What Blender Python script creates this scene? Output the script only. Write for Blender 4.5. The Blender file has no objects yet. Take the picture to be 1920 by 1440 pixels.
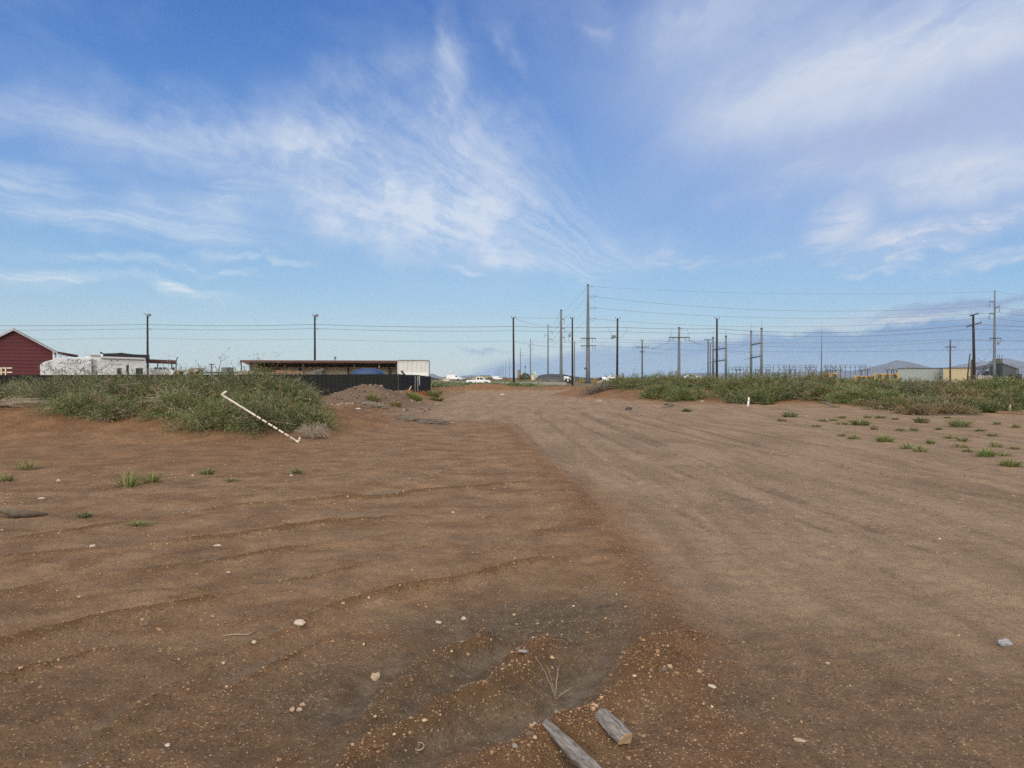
SKYGAIN=(1,1,1,1); SUN_E=1.3; EXPO=-0.09; GLOW=(1.92,1.80,1.58); HAZE=4.2e-5
import bpy, math, random
import numpy as np
R = math.radians
rng = np.random.default_rng(11)
random.seed(5)
scene = bpy.context.scene
col = scene.collection
F, HZ, CH = 1400.0, 708.0, 1.5          # focal length in photo pixels, horizon row, eye height

def lin(r, g, b):
    f = lambda c: (c/255/12.92) if c/255 <= .04045 else ((c/255+.055)/1.055)**2.4
    return (f(r), f(g), f(b), 1.0)
def gx(px, Y): return (px-960)*Y/F
def gz(py, Y): return CH-(py-HZ)*Y/F
def flat(px, py):                        # a place on level ground
    Y = CH*F/(py-HZ); return ((px-960)*Y/F, Y)

# ------------------------------------------------------------------ materials
def mat(name, c, rough=.8, var=.25, scale=3.0, bump=0.0, bscale=40.0, metal=0.0, stretch=(1,1,1), c2=None, rotz=0.0):
    m = bpy.data.materials.new(name); m.use_nodes = True
    nt = m.node_tree; N = nt.nodes; L = nt.links
    p = N['Principled BSDF']; p.inputs['Roughness'].default_value = rough; p.inputs['Metallic'].default_value = metal
    tc = N.new('ShaderNodeTexCoord'); mp = N.new('ShaderNodeMapping'); mp.inputs['Scale'].default_value = stretch
    vr = N.new('ShaderNodeVectorRotate'); vr.rotation_type = 'Z_AXIS'; vr.inputs['Angle'].default_value = rotz
    L.new(tc.outputs['Object'], vr.inputs['Vector']); L.new(vr.outputs[0], mp.inputs['Vector'])
    n = N.new('ShaderNodeTexNoise'); n.inputs['Scale'].default_value = scale; n.inputs['Detail'].default_value = 6
    n.inputs['Roughness'].default_value = .65
    L.new(mp.outputs[0], n.inputs['Vector'])
    cr = N.new('ShaderNodeValToRGB')
    a = c2 if c2 else tuple(x*(1-var) for x in c[:3])+(1,)
    b = c if c2 else tuple(min(1, x*(1+var)) for x in c[:3])+(1,)
    cr.color_ramp.elements[0].position = .33; cr.color_ramp.elements[0].color = a
    cr.color_ramp.elements[1].position = .67; cr.color_ramp.elements[1].color = b
    L.new(n.outputs['Fac'], cr.inputs[0]); L.new(cr.outputs[0], p.inputs['Base Color'])
    if bump:
        n2 = N.new('ShaderNodeTexNoise'); n2.inputs['Scale'].default_value = bscale; n2.inputs['Detail'].default_value = 5
        L.new(mp.outputs[0], n2.inputs['Vector'])
        bp = N.new('ShaderNodeBump'); bp.inputs['Strength'].default_value = bump; bp.inputs['Distance'].default_value = .02
        L.new(n2.outputs['Fac'], bp.inputs['Height']); L.new(bp.outputs[0], p.inputs['Normal'])
    return m
def mat_attr(name, rough=.75, translucent=.0):
    m = bpy.data.materials.new(name); m.use_nodes = True
    nt = m.node_tree; N = nt.nodes; L = nt.links
    p = N['Principled BSDF']; p.inputs['Roughness'].default_value = rough
    p.inputs['Specular IOR Level'].default_value = .25
    a = N.new('ShaderNodeAttribute'); a.attribute_name = 'Col'
    L.new(a.outputs['Color'], p.inputs['Base Color'])
    if translucent:
        t = N.new('ShaderNodeBsdfTranslucent'); mx = N.new('ShaderNodeMixShader'); mx.inputs[0].default_value = translucent
        L.new(a.outputs['Color'], t.inputs['Color']); L.new(p.outputs[0], mx.inputs[1]); L.new(t.outputs[0], mx.inputs[2])
        L.new(mx.outputs[0], N['Material Output'].inputs['Surface'])
    return m

M = dict(
 wood_pole=mat('pole_wood', (.028,.021,.018,1), .9, .35, 1.5, .4, 30, stretch=(6,6,.6)),
 wood_pale=mat('pole_wood_weathered', (.075,.060,.05,1), .9, .3, 1.5, stretch=(6,6,.6)),
 steel=mat('galvanised_steel', (.155,.17,.185,1), .65, .14, .8, metal=.1, stretch=(3,3,.5)),
 steel_dark=mat('dull_steel', (.075,.082,.09,1), .7, .2, 2, metal=.1),
 ceramic=mat('insulator_ceramic', (.20,.21,.23,1), .4, .15, 5),
 wire=mat('wire_metal', (.13,.14,.16,1), .6, .2, .2),
 red=mat('red_siding', (.098,.009,.014,1), .6, .12, .6),
 white=mat('white_paint', (.78,.78,.77,1), .5, .05, 1.2),
 rvwhite=mat('trailer_gelcoat', (.60,.61,.62,1), .4, .06, .7),
 roofmetal=mat('roof_metal', (.48,.50,.53,1), .45, .1, .8, metal=.3),
 maroon=mat('maroon_fascia', (.085,.028,.026,1), .6, .2, 1),
 black=mat('black_tarp', (.012,.012,.013,1), .7, .3, 2),
 glass=mat('dark_glass', (.02,.025,.03,1), .12, .2, 1),
 beige=mat('beige_sheet', (.70,.63,.48,1), .55, .1, .5),
 white_sheet=mat('white_sheet', (.60,.595,.575,1), .5, .06, .6),
 fence=mat('dark_fence_paint', (.0045,.0055,.0052,1), .8, .25, .7),
 screen=mat('black_screen', (.005,.0055,.006,1), .95, .3, 1.5),
 blue=mat('blue_plastic', (.012,.04,.125,1), .4, .12, .8),
 timber=mat('timber', (.25,.15,.085,1), .85, .35, 2),
 lightwood=mat('fresh_wood', (.42,.29,.16,1), .85, .3, 30),
 greywood=mat('weathered_wood', (.33,.31,.30,1), .8, .35, 14, .5, 90, stretch=(1,7,7), c2=(.085,.065,.05,1), rotz=1.115),
 darkwood=mat('damp_wood', (.10,.075,.055,1), .9, .4, 10, .5, 60),
 concrete=mat('concrete', (.34,.32,.30,1), .9, .15, .3),
 tan=mat('tan_wall', (.33,.28,.20,1), .85, .12, .3),
 cream=mat('cream_wall', (.50,.41,.25,1), .8, .06, .3),
 paleteal=mat('grey_green_wall', (.30,.34,.33,1), .7, .08, .3),
 yellow=mat('yellow_paint', (.40,.235,.03,1), .5, .15, 2),
 rust=mat('rust_orange', (.26,.06,.03,1), .8, .3, 5),
 rubber=mat('rubber', (.02,.02,.02,1), .8, .2, 4),
 car=mat('white_car_paint', (.78,.78,.78,1), .3, .03, 1),
 dark=mat('dark_machinery', (.035,.035,.037,1), .6, .3, 2),
 plastic=mat('pvc_pipe', (.70,.66,.58,1), .45, .12, 6, c2=(.55,.44,.36,1)),
 bark=mat('bark', (.16,.13,.105,1), .9, .3, 6),
 twig=mat('green_twigs', (.20,.18,.12,1), .9, .3, 6),
 drybark=mat('dry_twigs', (.36,.29,.22,1), .9, .3, 9),
 litter=mat('litter_paper', (.46,.45,.44,1), .5, .2, 20),
 rock=mat('tan_rock', (.42,.31,.21,1), .9, .3, 18, .6, 40),
 leaf=mat_attr('leaves', .7, .10), pebble=mat_attr('pebble', .9),
 tuft=mat_attr('grass_blades', .7, .2),
 can=mat('crushed_foil', (.30,.30,.31,1), .35, .25, 40, metal=.4),
)

# ------------------------------------------------------------------ objects
def tag(o, label=None, cat=None, group=None, kind=None):
    if label: o['label'] = label
    if cat: o['category'] = cat
    if group: o['group'] = group
    if kind: o['kind'] = kind
    return o
def T(name, label, cat, loc, group=None):
    o = bpy.data.objects.new(name, None); col.objects.link(o); o.location = loc
    o.empty_display_size = .2
    return tag(o, label, cat, group)
def origin(parent):
    p = np.zeros(3)
    while parent is not None:
        p += np.array(parent.location); parent = parent.parent
    return p
def mesh_np(name, V, Fc, m, parent=None, colr=None, smooth=False, loc=None):
    V = np.asarray(V, np.float32).reshape(-1, 3); Fc = np.asarray(Fc, np.int32)
    o0 = origin(parent)
    if loc is not None: o0 = np.array(loc, float)
    me = bpy.data.meshes.new(name); k = Fc.shape[1]; nf = len(Fc)
    me.vertices.add(len(V)); me.vertices.foreach_set('co', (V-o0.astype(np.float32)).ravel())
    me.loops.add(nf*k); me.loops.foreach_set('vertex_index', Fc.ravel())
    me.polygons.add(nf); me.polygons.foreach_set('loop_start', np.arange(nf, dtype=np.int32)*k)
    me.polygons.foreach_set('use_smooth', np.full(nf, smooth))
    me.update(calc_edges=True)
    if colr is not None:
        ca = me.color_attributes.new('Col', 'FLOAT_COLOR', 'POINT')
        ca.data.foreach_set('color', np.asarray(colr, np.float32).ravel())
    me.materials.append(m)
    o = bpy.data.objects.new(name, me); col.objects.link(o)
    if parent is not None: o.parent = parent
    if loc is not None: o.location = loc
    return o

class MB:                                  # collects shapes given in world coordinates, builds ONE mesh
    def __init__(s): s.v = []; s.f = []
    def quadbox(s, pts):                   # 8 points: bottom 4 (ccw), top 4
        b = len(s.v); s.v += [tuple(p) for p in pts]
        s.f += [(b+3,b+2,b+1,b), (b+4,b+5,b+6,b+7)]+[(b+i, b+(i+1)%4, b+4+(i+1)%4, b+4+i) for i in range(4)]
        return s
    def box(s, x0, x1, y0, y1, z0, z1):
        return s.quadbox([(x0,y0,z0),(x1,y0,z0),(x1,y1,z0),(x0,y1,z0),(x0,y0,z1),(x1,y0,z1),(x1,y1,z1),(x0,y1,z1)])
    def bar(s, p, q, w, h=None):           # rectangular bar between two points
        p = np.array(p, float); q = np.array(q, float); h = h or w; d = q-p; d /= np.linalg.norm(d)
        up = np.array((0,0,1.)) if abs(d[2]) < .95 else np.array((0,1.,0))
        a = np.cross(d, up); a /= np.linalg.norm(a); b = np.cross(a, d)
        c = lambda o, i, j: o+a*w/2*i+b*h/2*j
        return s.quadbox([c(p,-1,-1),c(p,1,-1),c(p,1,1),c(p,-1,1),c(q,-1,-1),c(q,1,-1),c(q,1,1),c(q,-1,1)])
    def tube(s, pts, r, n=8, cap=True):
        P = [np.array(p, float) for p in pts]; rr = r if hasattr(r, '__len__') else [r]*len(P)
        b = len(s.v); a = None
        for i, p in enumerate(P):
            d = P[min(i+1, len(P)-1)]-P[max(i-1, 0)]; d /= np.linalg.norm(d)+1e-9
            if a is None:
                up = np.array((0,0,1.)) if abs(d[2]) < .9 else np.array((1.,0,0)); a = np.cross(d, up)
            a = a-d*np.dot(a, d); a /= np.linalg.norm(a)+1e-9; c = np.cross(d, a)
            for k in range(n):
                t = 2*math.pi*k/n; s.v.append(tuple(p+(a*math.cos(t)+c*math.sin(t))*rr[i]))
        for i in range(len(P)-1):
            for k in range(n):
                k2 = (k+1) % n; s.f.append((b+i*n+k, b+i*n+k2, b+(i+1)*n+k2, b+(i+1)*n+k))
        if cap:
            s.f.append(tuple(b+k for k in reversed(range(n)))); e = b+(len(P)-1)*n
            s.f.append(tuple(e+k for k in range(n)))
        return s
    def cyl(s, p, q, r, n=10): return s.tube([p, q], r, n)
    def lathe(s, c, prof, n=20):           # prof: (radius, z) pairs round a vertical axis
        b = len(s.v); m = len(prof)
        for r, z in prof:
            for k in range(n):
                t = 2*math.pi*k/n; s.v.append((c[0]+r*math.cos(t), c[1]+r*math.sin(t), c[2]+z))
        for i in range(m-1):
            for k in range(n):
                k2 = (k+1) % n; s.f.append((b+i*n+k, b+i*n+k2, b+(i+1)*n+k2, b+(i+1)*n+k))
        s.f.append(tuple(b+k for k in reversed(range(n)))); s.f.append(tuple(b+(m-1)*n+k for k in range(n)))
        return s
    def prism(s, poly, y0, y1):            # poly of (x, z), drawn back from y0 to y1
        b = len(s.v); n = len(poly)
        s.v += [(x, y0, z) for x, z in poly]+[(x, y1, z) for x, z in poly]
        s.f += [tuple(b+i for i in range(n)), tuple(b+n+i for i in reversed(range(n)))]
        s.f += [(b+i, b+n+i, b+n+(i+1) % n, b+(i+1) % n) for i in range(n)]
        return s
    def corr(s, p, q, z0, z1, pitch, depth, th=.012):   # corrugated upright sheet from p to q (x, y)
        p = np.array(p, float); q = np.array(q, float); Ln = np.linalg.norm(q-p); d = (q-p)/Ln; nrm = np.array((-d[1], d[0]))
        n = max(1, int(Ln/pitch)); pr = []
        for i in range(n):
            for t, o in ((0,0), (.18,0), (.3,1), (.62,1), (.8,0)): pr.append(((i+t)*Ln/n, o*depth))
        pr.append((Ln, 0)); fl = hasattr(z1, '__call__'); fb = hasattr(z0, '__call__')
        b = len(s.v); m = len(pr)
        for side in (0, th):
            for t, o in pr:
                c = p+d*t+nrm*(o+side); s.v.append((c[0], c[1], z0(c[0], c[1]) if fb else z0))
                s.v.append((c[0], c[1], z1(t/Ln) if fl else z1))
        for i in range(m-1):
            a = b+2*i; s.f.append((a, a+2, a+3, a+1)); k = b+2*m+2*i; s.f.append((k, k+1, k+3, k+2))
            s.f.append((a+1, a+3, k+3, k+1))
        return s
    def build(s, name, m, parent=None, smooth=False, loc=None, bevel=0):
        o0 = origin(parent) if loc is None else np.array(loc, float)
        me = bpy.data.meshes.new(name)
        me.from_pydata([tuple(np.array(v)-o0) for v in s.v], [], s.f); me.update()
        if smooth: me.polygons.foreach_set('use_smooth', [True]*len(me.polygons))
        me.materials.append(M[m] if isinstance(m, str) else m)
        o = bpy.data.objects.new(name, me); col.objects.link(o)
        if parent is not None: o.parent = parent
        if loc is not None: o.location = loc
        if bevel:
            md = o.modifiers.new('edge', 'BEVEL'); md.width = bevel; md.segments = 2
        return o

# ------------------------------------------------------------------ ground height
def vnoise(x, y, s, seed=0):               # smooth value noise, about -1..1
    x = np.asarray(x, float)*s+seed*17.31; y = np.asarray(y, float)*s-seed*9.7
    xi = np.floor(x); yi = np.floor(y); fx = x-xi; fy = y-yi
    fx = fx*fx*(3-2*fx); fy = fy*fy*(3-2*fy)
    def hsh(a, b): v = np.sin(a*127.1+b*311.7+seed*74.7)*43758.5453; return (v-np.floor(v))*2-1
    return (hsh(xi,yi)*(1-fx)+hsh(xi+1,yi)*fx)*(1-fy)+(hsh(xi,yi+1)*(1-fx)+hsh(xi+1,yi+1)*fx)*fy
def sst(a, b, x): t = np.clip((x-a)/(b-a), 0, 1); return t*t*(3-2*t)
def polydist(x, y, pts):                   # signed distance (+ = right/near side of a line drawn far-right to near-left) and position along
    best = np.full(np.shape(x), 1e9); sg = np.zeros(np.shape(x)); al = np.zeros(np.shape(x)); n = len(pts)-1
    for i in range(n):
        ax, ay = pts[i]; bx, by = pts[i+1]; dx, dy = bx-ax, by-ay; L2 = dx*dx+dy*dy
        t = np.clip(((x-ax)*dx+(y-ay)*dy)/L2, 0, 1); ex = x-ax-t*dx; ey = y-ay-t*dy; d = np.hypot(ex, ey)
        side = (-dy*(x-ax)+dx*(y-ay)); k = d < best
        best = np.where(k, d, best); sg = np.where(k, np.sign(side), sg); al = np.where(k, (i+t)/n, al)
    return best*sg, al
def smoothline(px):                        # photo points on level ground -> smooth polyline
    P = np.array([flat(*p) for p in px]); out = []
    for i in range(len(P)-1):
        p0, p1, p2, p3 = P[max(i-1,0)], P[i], P[i+1], P[min(i+2,len(P)-1)]
        for t in (0, .25, .5, .75):
            out.append(.5*(2*p1+(p2-p0)*t+(2*p0-5*p1+4*p2-p3)*t*t+(3*p1-p0-3*p2+p3)*t**3))
    out.append(P[-1]); return [tuple(p) for p in out]
RUTS = [  # photo points far-right to near-left, width, ridge height
 ([(1252,1180),(1180,1250),(1085,1310),(985,1375),(890,1440),(800,1520)], .155, .036),
 ([(1010,1195),(935,1245),(840,1300),(730,1370),(620,1450),(520,1540)], .12, .032),
 ([(905,1180),(830,1215),(740,1275),(640,1345),(520,1430),(400,1520)], .10, .024),
 ([(1075,1040),(960,1062),(850,1090),(720,1118),(600,1152),(480,1205),(370,1255),(240,1330),(120,1420)], .06, .026),
 ([(420,1120),(300,1140),(190,1165),(90,1190),(-60,1225)], .07, .028),
 ([(760,1000),(560,1030),(380,1060),(180,1080),(0,1110),(-200,1140)], .08, .014),
 ([(900,960),(640,980),(420,1010),(200,1030),(0,1050),(-200,1075)], .10, .016),
 ([(820,930),(560,940),(330,965),(130,1000),(-100,1030)], .10, .014),
 ([(640,1180),(480,1260),(300,1350),(150,1440),(0,1530)], .05, .012),
 ([(300,1180),(150,1230),(0,1270),(-150,1310)], .05, .014),
 ([(1000,905),(760,925),(520,945)], .10, .012),
 ([(700,1060),(500,1095),(300,1105),(80,1130)], .05, .010),
]
RUTS = [(smoothline(p), w, a) for p, w, a in RUTS]
TREADS = [  # shallow tyre grooves pressed in the smooth road
 ([(1540,1000),(1640,1060),(1730,1110),(1800,1160),(1880,1210)], .022, -.010),
 ([(1550,1005),(1690,1085),(1800,1150)], .018, -.007),
 ([(1700,1100),(1780,1150),(1850,1190),(1940,1260)], .020, -.009),
 ([(1790,1090),(1860,1120),(1960,1160)], .016, -.010),
 ([(1800,1102),(1870,1132),(1970,1174)], .016, -.010),
 ([(1845,1090),(1920,1118),(1990,1146)], .016, -.010),
 ([(1855,1100),(1930,1130),(2000,1160)], .016, -.008),
 ([(1500,960),(1660,990),(1800,1020),(1960,1055)], .03, -.010),
 ([(1600,940),(1760,960),(1960,992)], .03, -.009),
 ([(1430,905),(1600,925),(1780,950),(1960,980)], .05, -.010),
 ([(1300,1000),(1450,1080),(1620,1180),(1800,1300)], .030, -.007),
 ([(1330,990),(1490,1070),(1680,1180),(1880,1310)], .030, -.007),
 ([(1600,860),(1760,885),(1960,915)], .07, -.014),
 ([(620,1010),(430,1030),(240,1060),(60,1095)], .035, -.008),
 ([(600,1022),(420,1045),(230,1078),(40,1118)], .035, -.008),
 ([(860,1000),(700,1020),(520,1050)], .04, -.008),
 ([(560,1085),(420,1115),(260,1160)], .03, -.008),
 ([(960,870),(780,880),(600,890),(430,905)], .07, -.012), ([(950,895),(760,905),(560,918),(380,935)], .07, -.012),
 ([(930,840),(780,850),(640,858)], .09, -.014),
 ([(1180,760),(1300,790),(1460,820),(1640,850),(1960,905)], .10, -.03),
 ([(1150,775),(1290,815),(1470,855),(1680,895),(1960,950)], .12, -.02),
 ([(1050,780),(1180,840),(1360,920),(1600,1010)], .10, -.012),
 ([(1080,770),(1260,850),(1480,935),(1800,1050)], .10, -.012),
 ([(1000,770),(1080,830),(1200,910),(1360,1010)], .10, -.012), ([(1120,755),(1400,830),(1700,900),(1960,960)], .09, -.014),
 ([(1060,760),(1160,800),(1330,870),(1560,960)], .09, -.012), ([(960,790),(1010,840),(1090,910)], .08, -.012),
]
NT = next(i for i, t in enumerate(TREADS) if t[0][0] == (1180,760))
TREADS = [(smoothline(p), w, a) for p, w, a in TREADS]
WIND = smoothline([(925,782),(955,810),(1000,855),(1060,905),(1110,955),(1170,1030),(1235,1130),(1300,1250),(1340,1330),(1400,1470),(1450,1600)])
def hill(x, y, cx, cy, rx, ry, h, rot=0, p=2.0):
    c, s = math.cos(rot), math.sin(rot); u = ((x-cx)*c+(y-cy)*s)/rx; v = (-(x-cx)*s+(y-cy)*c)/ry
    return h*np.exp(-np.power(u*u+v*v, p/2))
def ridge(x, y, pts, w, h, p=2.6):
    d, a = polydist(x, y, pts); return h*np.exp(-np.power(np.abs(d)/w, p))
LEFT_DUNE = [(-24,21.5),(-15,21.3),(-9.5,20.9),(-6.6,20.4)]
RIGHT_DUNE = [(6.8,57),(8.2,50),(10.2,46),(13.5,44),(17,41),(21,37),(27,35),(40,34)]
def mounds(x, y):
    z = ridge(x, y, LEFT_DUNE, 2.9, .72)
    z = z+hill(x, y, -12.2, 18.6, 1.6, 1.3, .18)+hill(x, y, -6.9, 18.9, 1.5, 1.2, .20)+hill(x, y, -9.3, 17.6, 2.6, 1.2, .10)
    z = z+hill(x, y, -6.9, 37, 2.0, 2.4, .98)+hill(x, y, -6.9, 31, 2.6, 3.6, .32)+hill(x, y, -6.4, 27, 2.6, 2.6, .30)+hill(x, y, -6.8, 46, 1.9, 5.5, .70)
    z = z+hill(x, y, -9.6, 40, 2.5, 4, .45)
    z = z+ridge(x, y, RIGHT_DUNE, 3.4, .78, 3.0)+hill(x, y, 9.0, 39.5, 2.8, 2.4, .18)+hill(x, y, 22, 36, 9, 5, .15)
    for bx, by, l in ((-5.5,80,4.6), (-.8,80,4.0)): z = z+hill(x, y, bx, by, l, 2.0, .50, 0, 3)
    z = z+hill(x, y, 5.4, 82, 3.2, 1.8, .55, 0, 3)+hill(x, y, 10.0, 84, 2.8, 1.8, .62, 0, 3)
    return z
def ground_parts(x, y):
    x = np.asarray(x, float); y = np.asarray(y, float)
    near = sst(14, 6, y)*sst(-3, 0, y)
    m = mounds(x, y)
    z = m*(1+.10*vnoise(x, y, .9, 3)+.06*vnoise(x, y, 2.3, 4))
    fade = 1/(1+np.maximum(y, 0)/25)
    flat_ = 1-.72*np.where(y > 26, sst(-6.0, -3.5, x)*sst(8+.2*y, 3+.1*y, x), sst(0, .8, polydist(x, y, WIND)[0])*sst(14, 8, x))
    z = z+.045*vnoise(x, y, .22, 1)*sst(300, 60, y)*flat_+.022*vnoise(x, y, .7, 2)*sst(120, 30, y)*flat_
    z = z+(.010*flat_*vnoise(x, y, 2.1, 5)+.006*vnoise(x, y, 5.3, 6))*sst(60, 15, y)
    hp = hill(x, y, -6.8, 36.5, 3.0, 6, 1); z = z+hp*(.07*vnoise(x, y, 1.9, 51)+.05*vnoise(x, y, 4.6, 52))
    # long windrow that divides the loose left side from the packed road
    d, a = polydist(x, y, WIND)
    wl = .55+.25*vnoise(x, y, .5, 8)
    wind = np.exp(-(d/np.maximum(.25, wl))**2)*sst(30, 20, y)
    left = sst(.25, -.25, d)                          # 1 on the left side
    z = z+.05*wind+.035*left*sst(30, 18, y)
    silt = np.zeros_like(x); bank = np.zeros_like(x); wet = np.zeros_like(x); track = np.zeros_like(x)
    k = (y > 1.2) & (y < 16)
    if np.any(k):
        xs, ys = x[k], y[k]; dz = np.zeros_like(xs); sl = np.zeros_like(xs); bk = np.zeros_like(xs); wt = np.zeros_like(xs); tr = np.zeros_like(xs)
        wob = .035*vnoise(xs, ys, 3.1, 9)+.018*vnoise(xs, ys, 8.3, 10)
        for ri, (pts, w, amp) in enumerate(RUTS):
            d2, a2 = polydist(xs, ys, pts); d2 = d2+wob*(w/.06)
            env = sst(0, .10, a2)*sst(1, .93, a2)*(.75+.5*vnoise(xs, ys, 1.7, 12))
            r = np.exp(-((d2-w*.9)/w)**2)*env; t = np.exp(-((d2+w*1.0)/(w*1.2))**2)*env
            dz += 2.6*amp*(1.1*r-.85*t); sl = np.maximum(sl, t*(.62 if ri < 3 else 1)); wt = np.maximum(wt, t if ri < 3 else 0); bk = np.maximum(bk, r)
        for pts, w, amp in TREADS:
            d2, a2 = polydist(xs, ys, pts); d2 = d2+.3*wob*min(1, w/.06)
            env = sst(0, .06, a2)*sst(1, .94, a2)*(.8+.4*vnoise(xs, ys, 2.3, 13))
            tr = np.maximum(tr, np.exp(-(d2/(w*1.1))**2)*env); dz += amp*np.exp(-(d2/w)**2)*env-.5*amp*np.exp(-((np.abs(d2)-2*w)/w)**2)*env
        dz += .008*vnoise(xs, ys, 11, 14)*sst(12, 5, ys)*(1-.7*sl)+.005*vnoise(xs, ys, 25, 15)*sst(8, 4, ys)*(1-.7*sl)
        z = z.copy(); z[k] += dz; silt[k] = sl; bank[k] = bk; wet[k] = wt; track[k] = tr
    k = (y >= 16) & (y < 90)
    if np.any(k):
        xs, ys = x[k], y[k]; dz = np.zeros_like(xs)
        for pts, w, amp in TREADS[NT:]:
            d2, a2 = polydist(xs, ys, pts); g = np.exp(-(d2/(w*1.8))**2)*sst(0, .06, a2); dz += amp*g; track[k] = np.maximum(track[k], g)
        z = z.copy(); z[k] += dz
    road = sst(-.25, .35, d)                         # right of the windrow
    road = np.where(y > 26, sst(-6.0, -3.5, x)*1.0, road)
    ground_parts.extra = (wet, track)
    return z, m, road, silt, bank, wind, left
def H(x, y):
    return float(ground_parts(np.array([x], float), np.array([y], float))[0][0])
def Hn(x, y): return ground_parts(x, y)[0]
# ------------------------------------------------------------------ ground sheet
def build_ground():
    ys = [-9000,-3000,-900,-300,-100,-40,-15,-6,-3,-1.5,-.5,.3]
    y = .9
    while y < 110: ys.append(y); y *= 1.0062
    while y < 9000: ys.append(y); y *= 1.07
    ys.append(9000); ys = np.array(ys)
    n = 361; t = np.linspace(-1, 1, n)
    W = 3.2+1.05*np.maximum(ys, 0)
    X = t[None, :]*W[:, None]
    X = np.concatenate([np.full((len(ys),1), -9000.), X, np.full((len(ys),1), 9000.)], 1)
    Y = np.repeat(ys[:, None], X.shape[1], 1)
    z, m, road, silt, bank, wind, left = [g.reshape(X.shape) for g in ground_parts(X.ravel(), Y.ravel())]; wet, track = [g.reshape(X.shape) for g in ground_parts.extra]
    z = np.where(Y > 6000, z*0, z)
    V = np.stack([X, Y, z], -1).reshape(-1, 3)
    r, c = X.shape; i = np.arange(r*c).reshape(r, c)
    Fc = np.stack([i[:-1,:-1], i[:-1,1:], i[1:,1:], i[1:,:-1]], -1).reshape(-1, 4)
    xx, yy = X, Y
    mound = np.clip(m/.35, 0, 1)
    sandy = np.clip(sst(9, 13, yy)*sst(-1.5, -5, xx)*sst(60, 40, yy), 0, 1)     # wind-blown sand in front of the left bank
    orange = np.clip(np.maximum(np.maximum(mound, sandy*.55), wind*.6)+bank*.5, 0, 1)
    damp = sst(.45, .05, np.abs(polydist(xx.ravel(), yy.ravel(), DAMP)[0]).reshape(xx.shape)/1.5)*sst(9, 5, yy) # damp dark soil along the ruts
    damp = np.maximum(np.maximum(np.maximum(.45*damp, .98*hill(xx, yy, .12, 4.5, 1.05, .72, 1, .25, 3)), .85*hill(xx, yy, -.45, 3.55, .85, .75, 1, .6, 3)), 1.05*wet); damp = np.maximum(damp, .8*hill(xx, yy, 1.02, 3.4, .22, .35, 1)); heap = hill(xx, yy, -6.7, 36.5, 3.2, 5.5, 1); orange = orange*(1-.75*heap)
    scrub = sst(90, 170, yy)
    pc = 1-np.clip(.5+.7*vnoise(xx, yy, .09, 21), 0, 1)*0
    a1 = np.stack([orange, road, silt, np.clip(heap*1.2, 0, 1)], -1).reshape(-1, 4)
    near_shade = sst(5.8, 2.8, yy+.5*vnoise(xx, yy, .8, 41))  # mask that paints the ground darker towards the camera, in place of shading
    a2 = np.stack([damp, scrub+near_shade*.5, bank, np.clip(track+.0, 0, 1)], -1).reshape(-1, 4)
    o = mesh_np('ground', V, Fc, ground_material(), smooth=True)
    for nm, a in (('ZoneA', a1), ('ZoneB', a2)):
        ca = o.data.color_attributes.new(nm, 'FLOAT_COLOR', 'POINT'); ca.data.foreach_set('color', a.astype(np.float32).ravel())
    tag(o, kind='structure'); return o
DAMP = smoothline([(1330,1440),(1300,1300),(1240,1170),(1150,1110),(1020,1090),(900,1120),(780,1190),(640,1290),(480,1400)])

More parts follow.
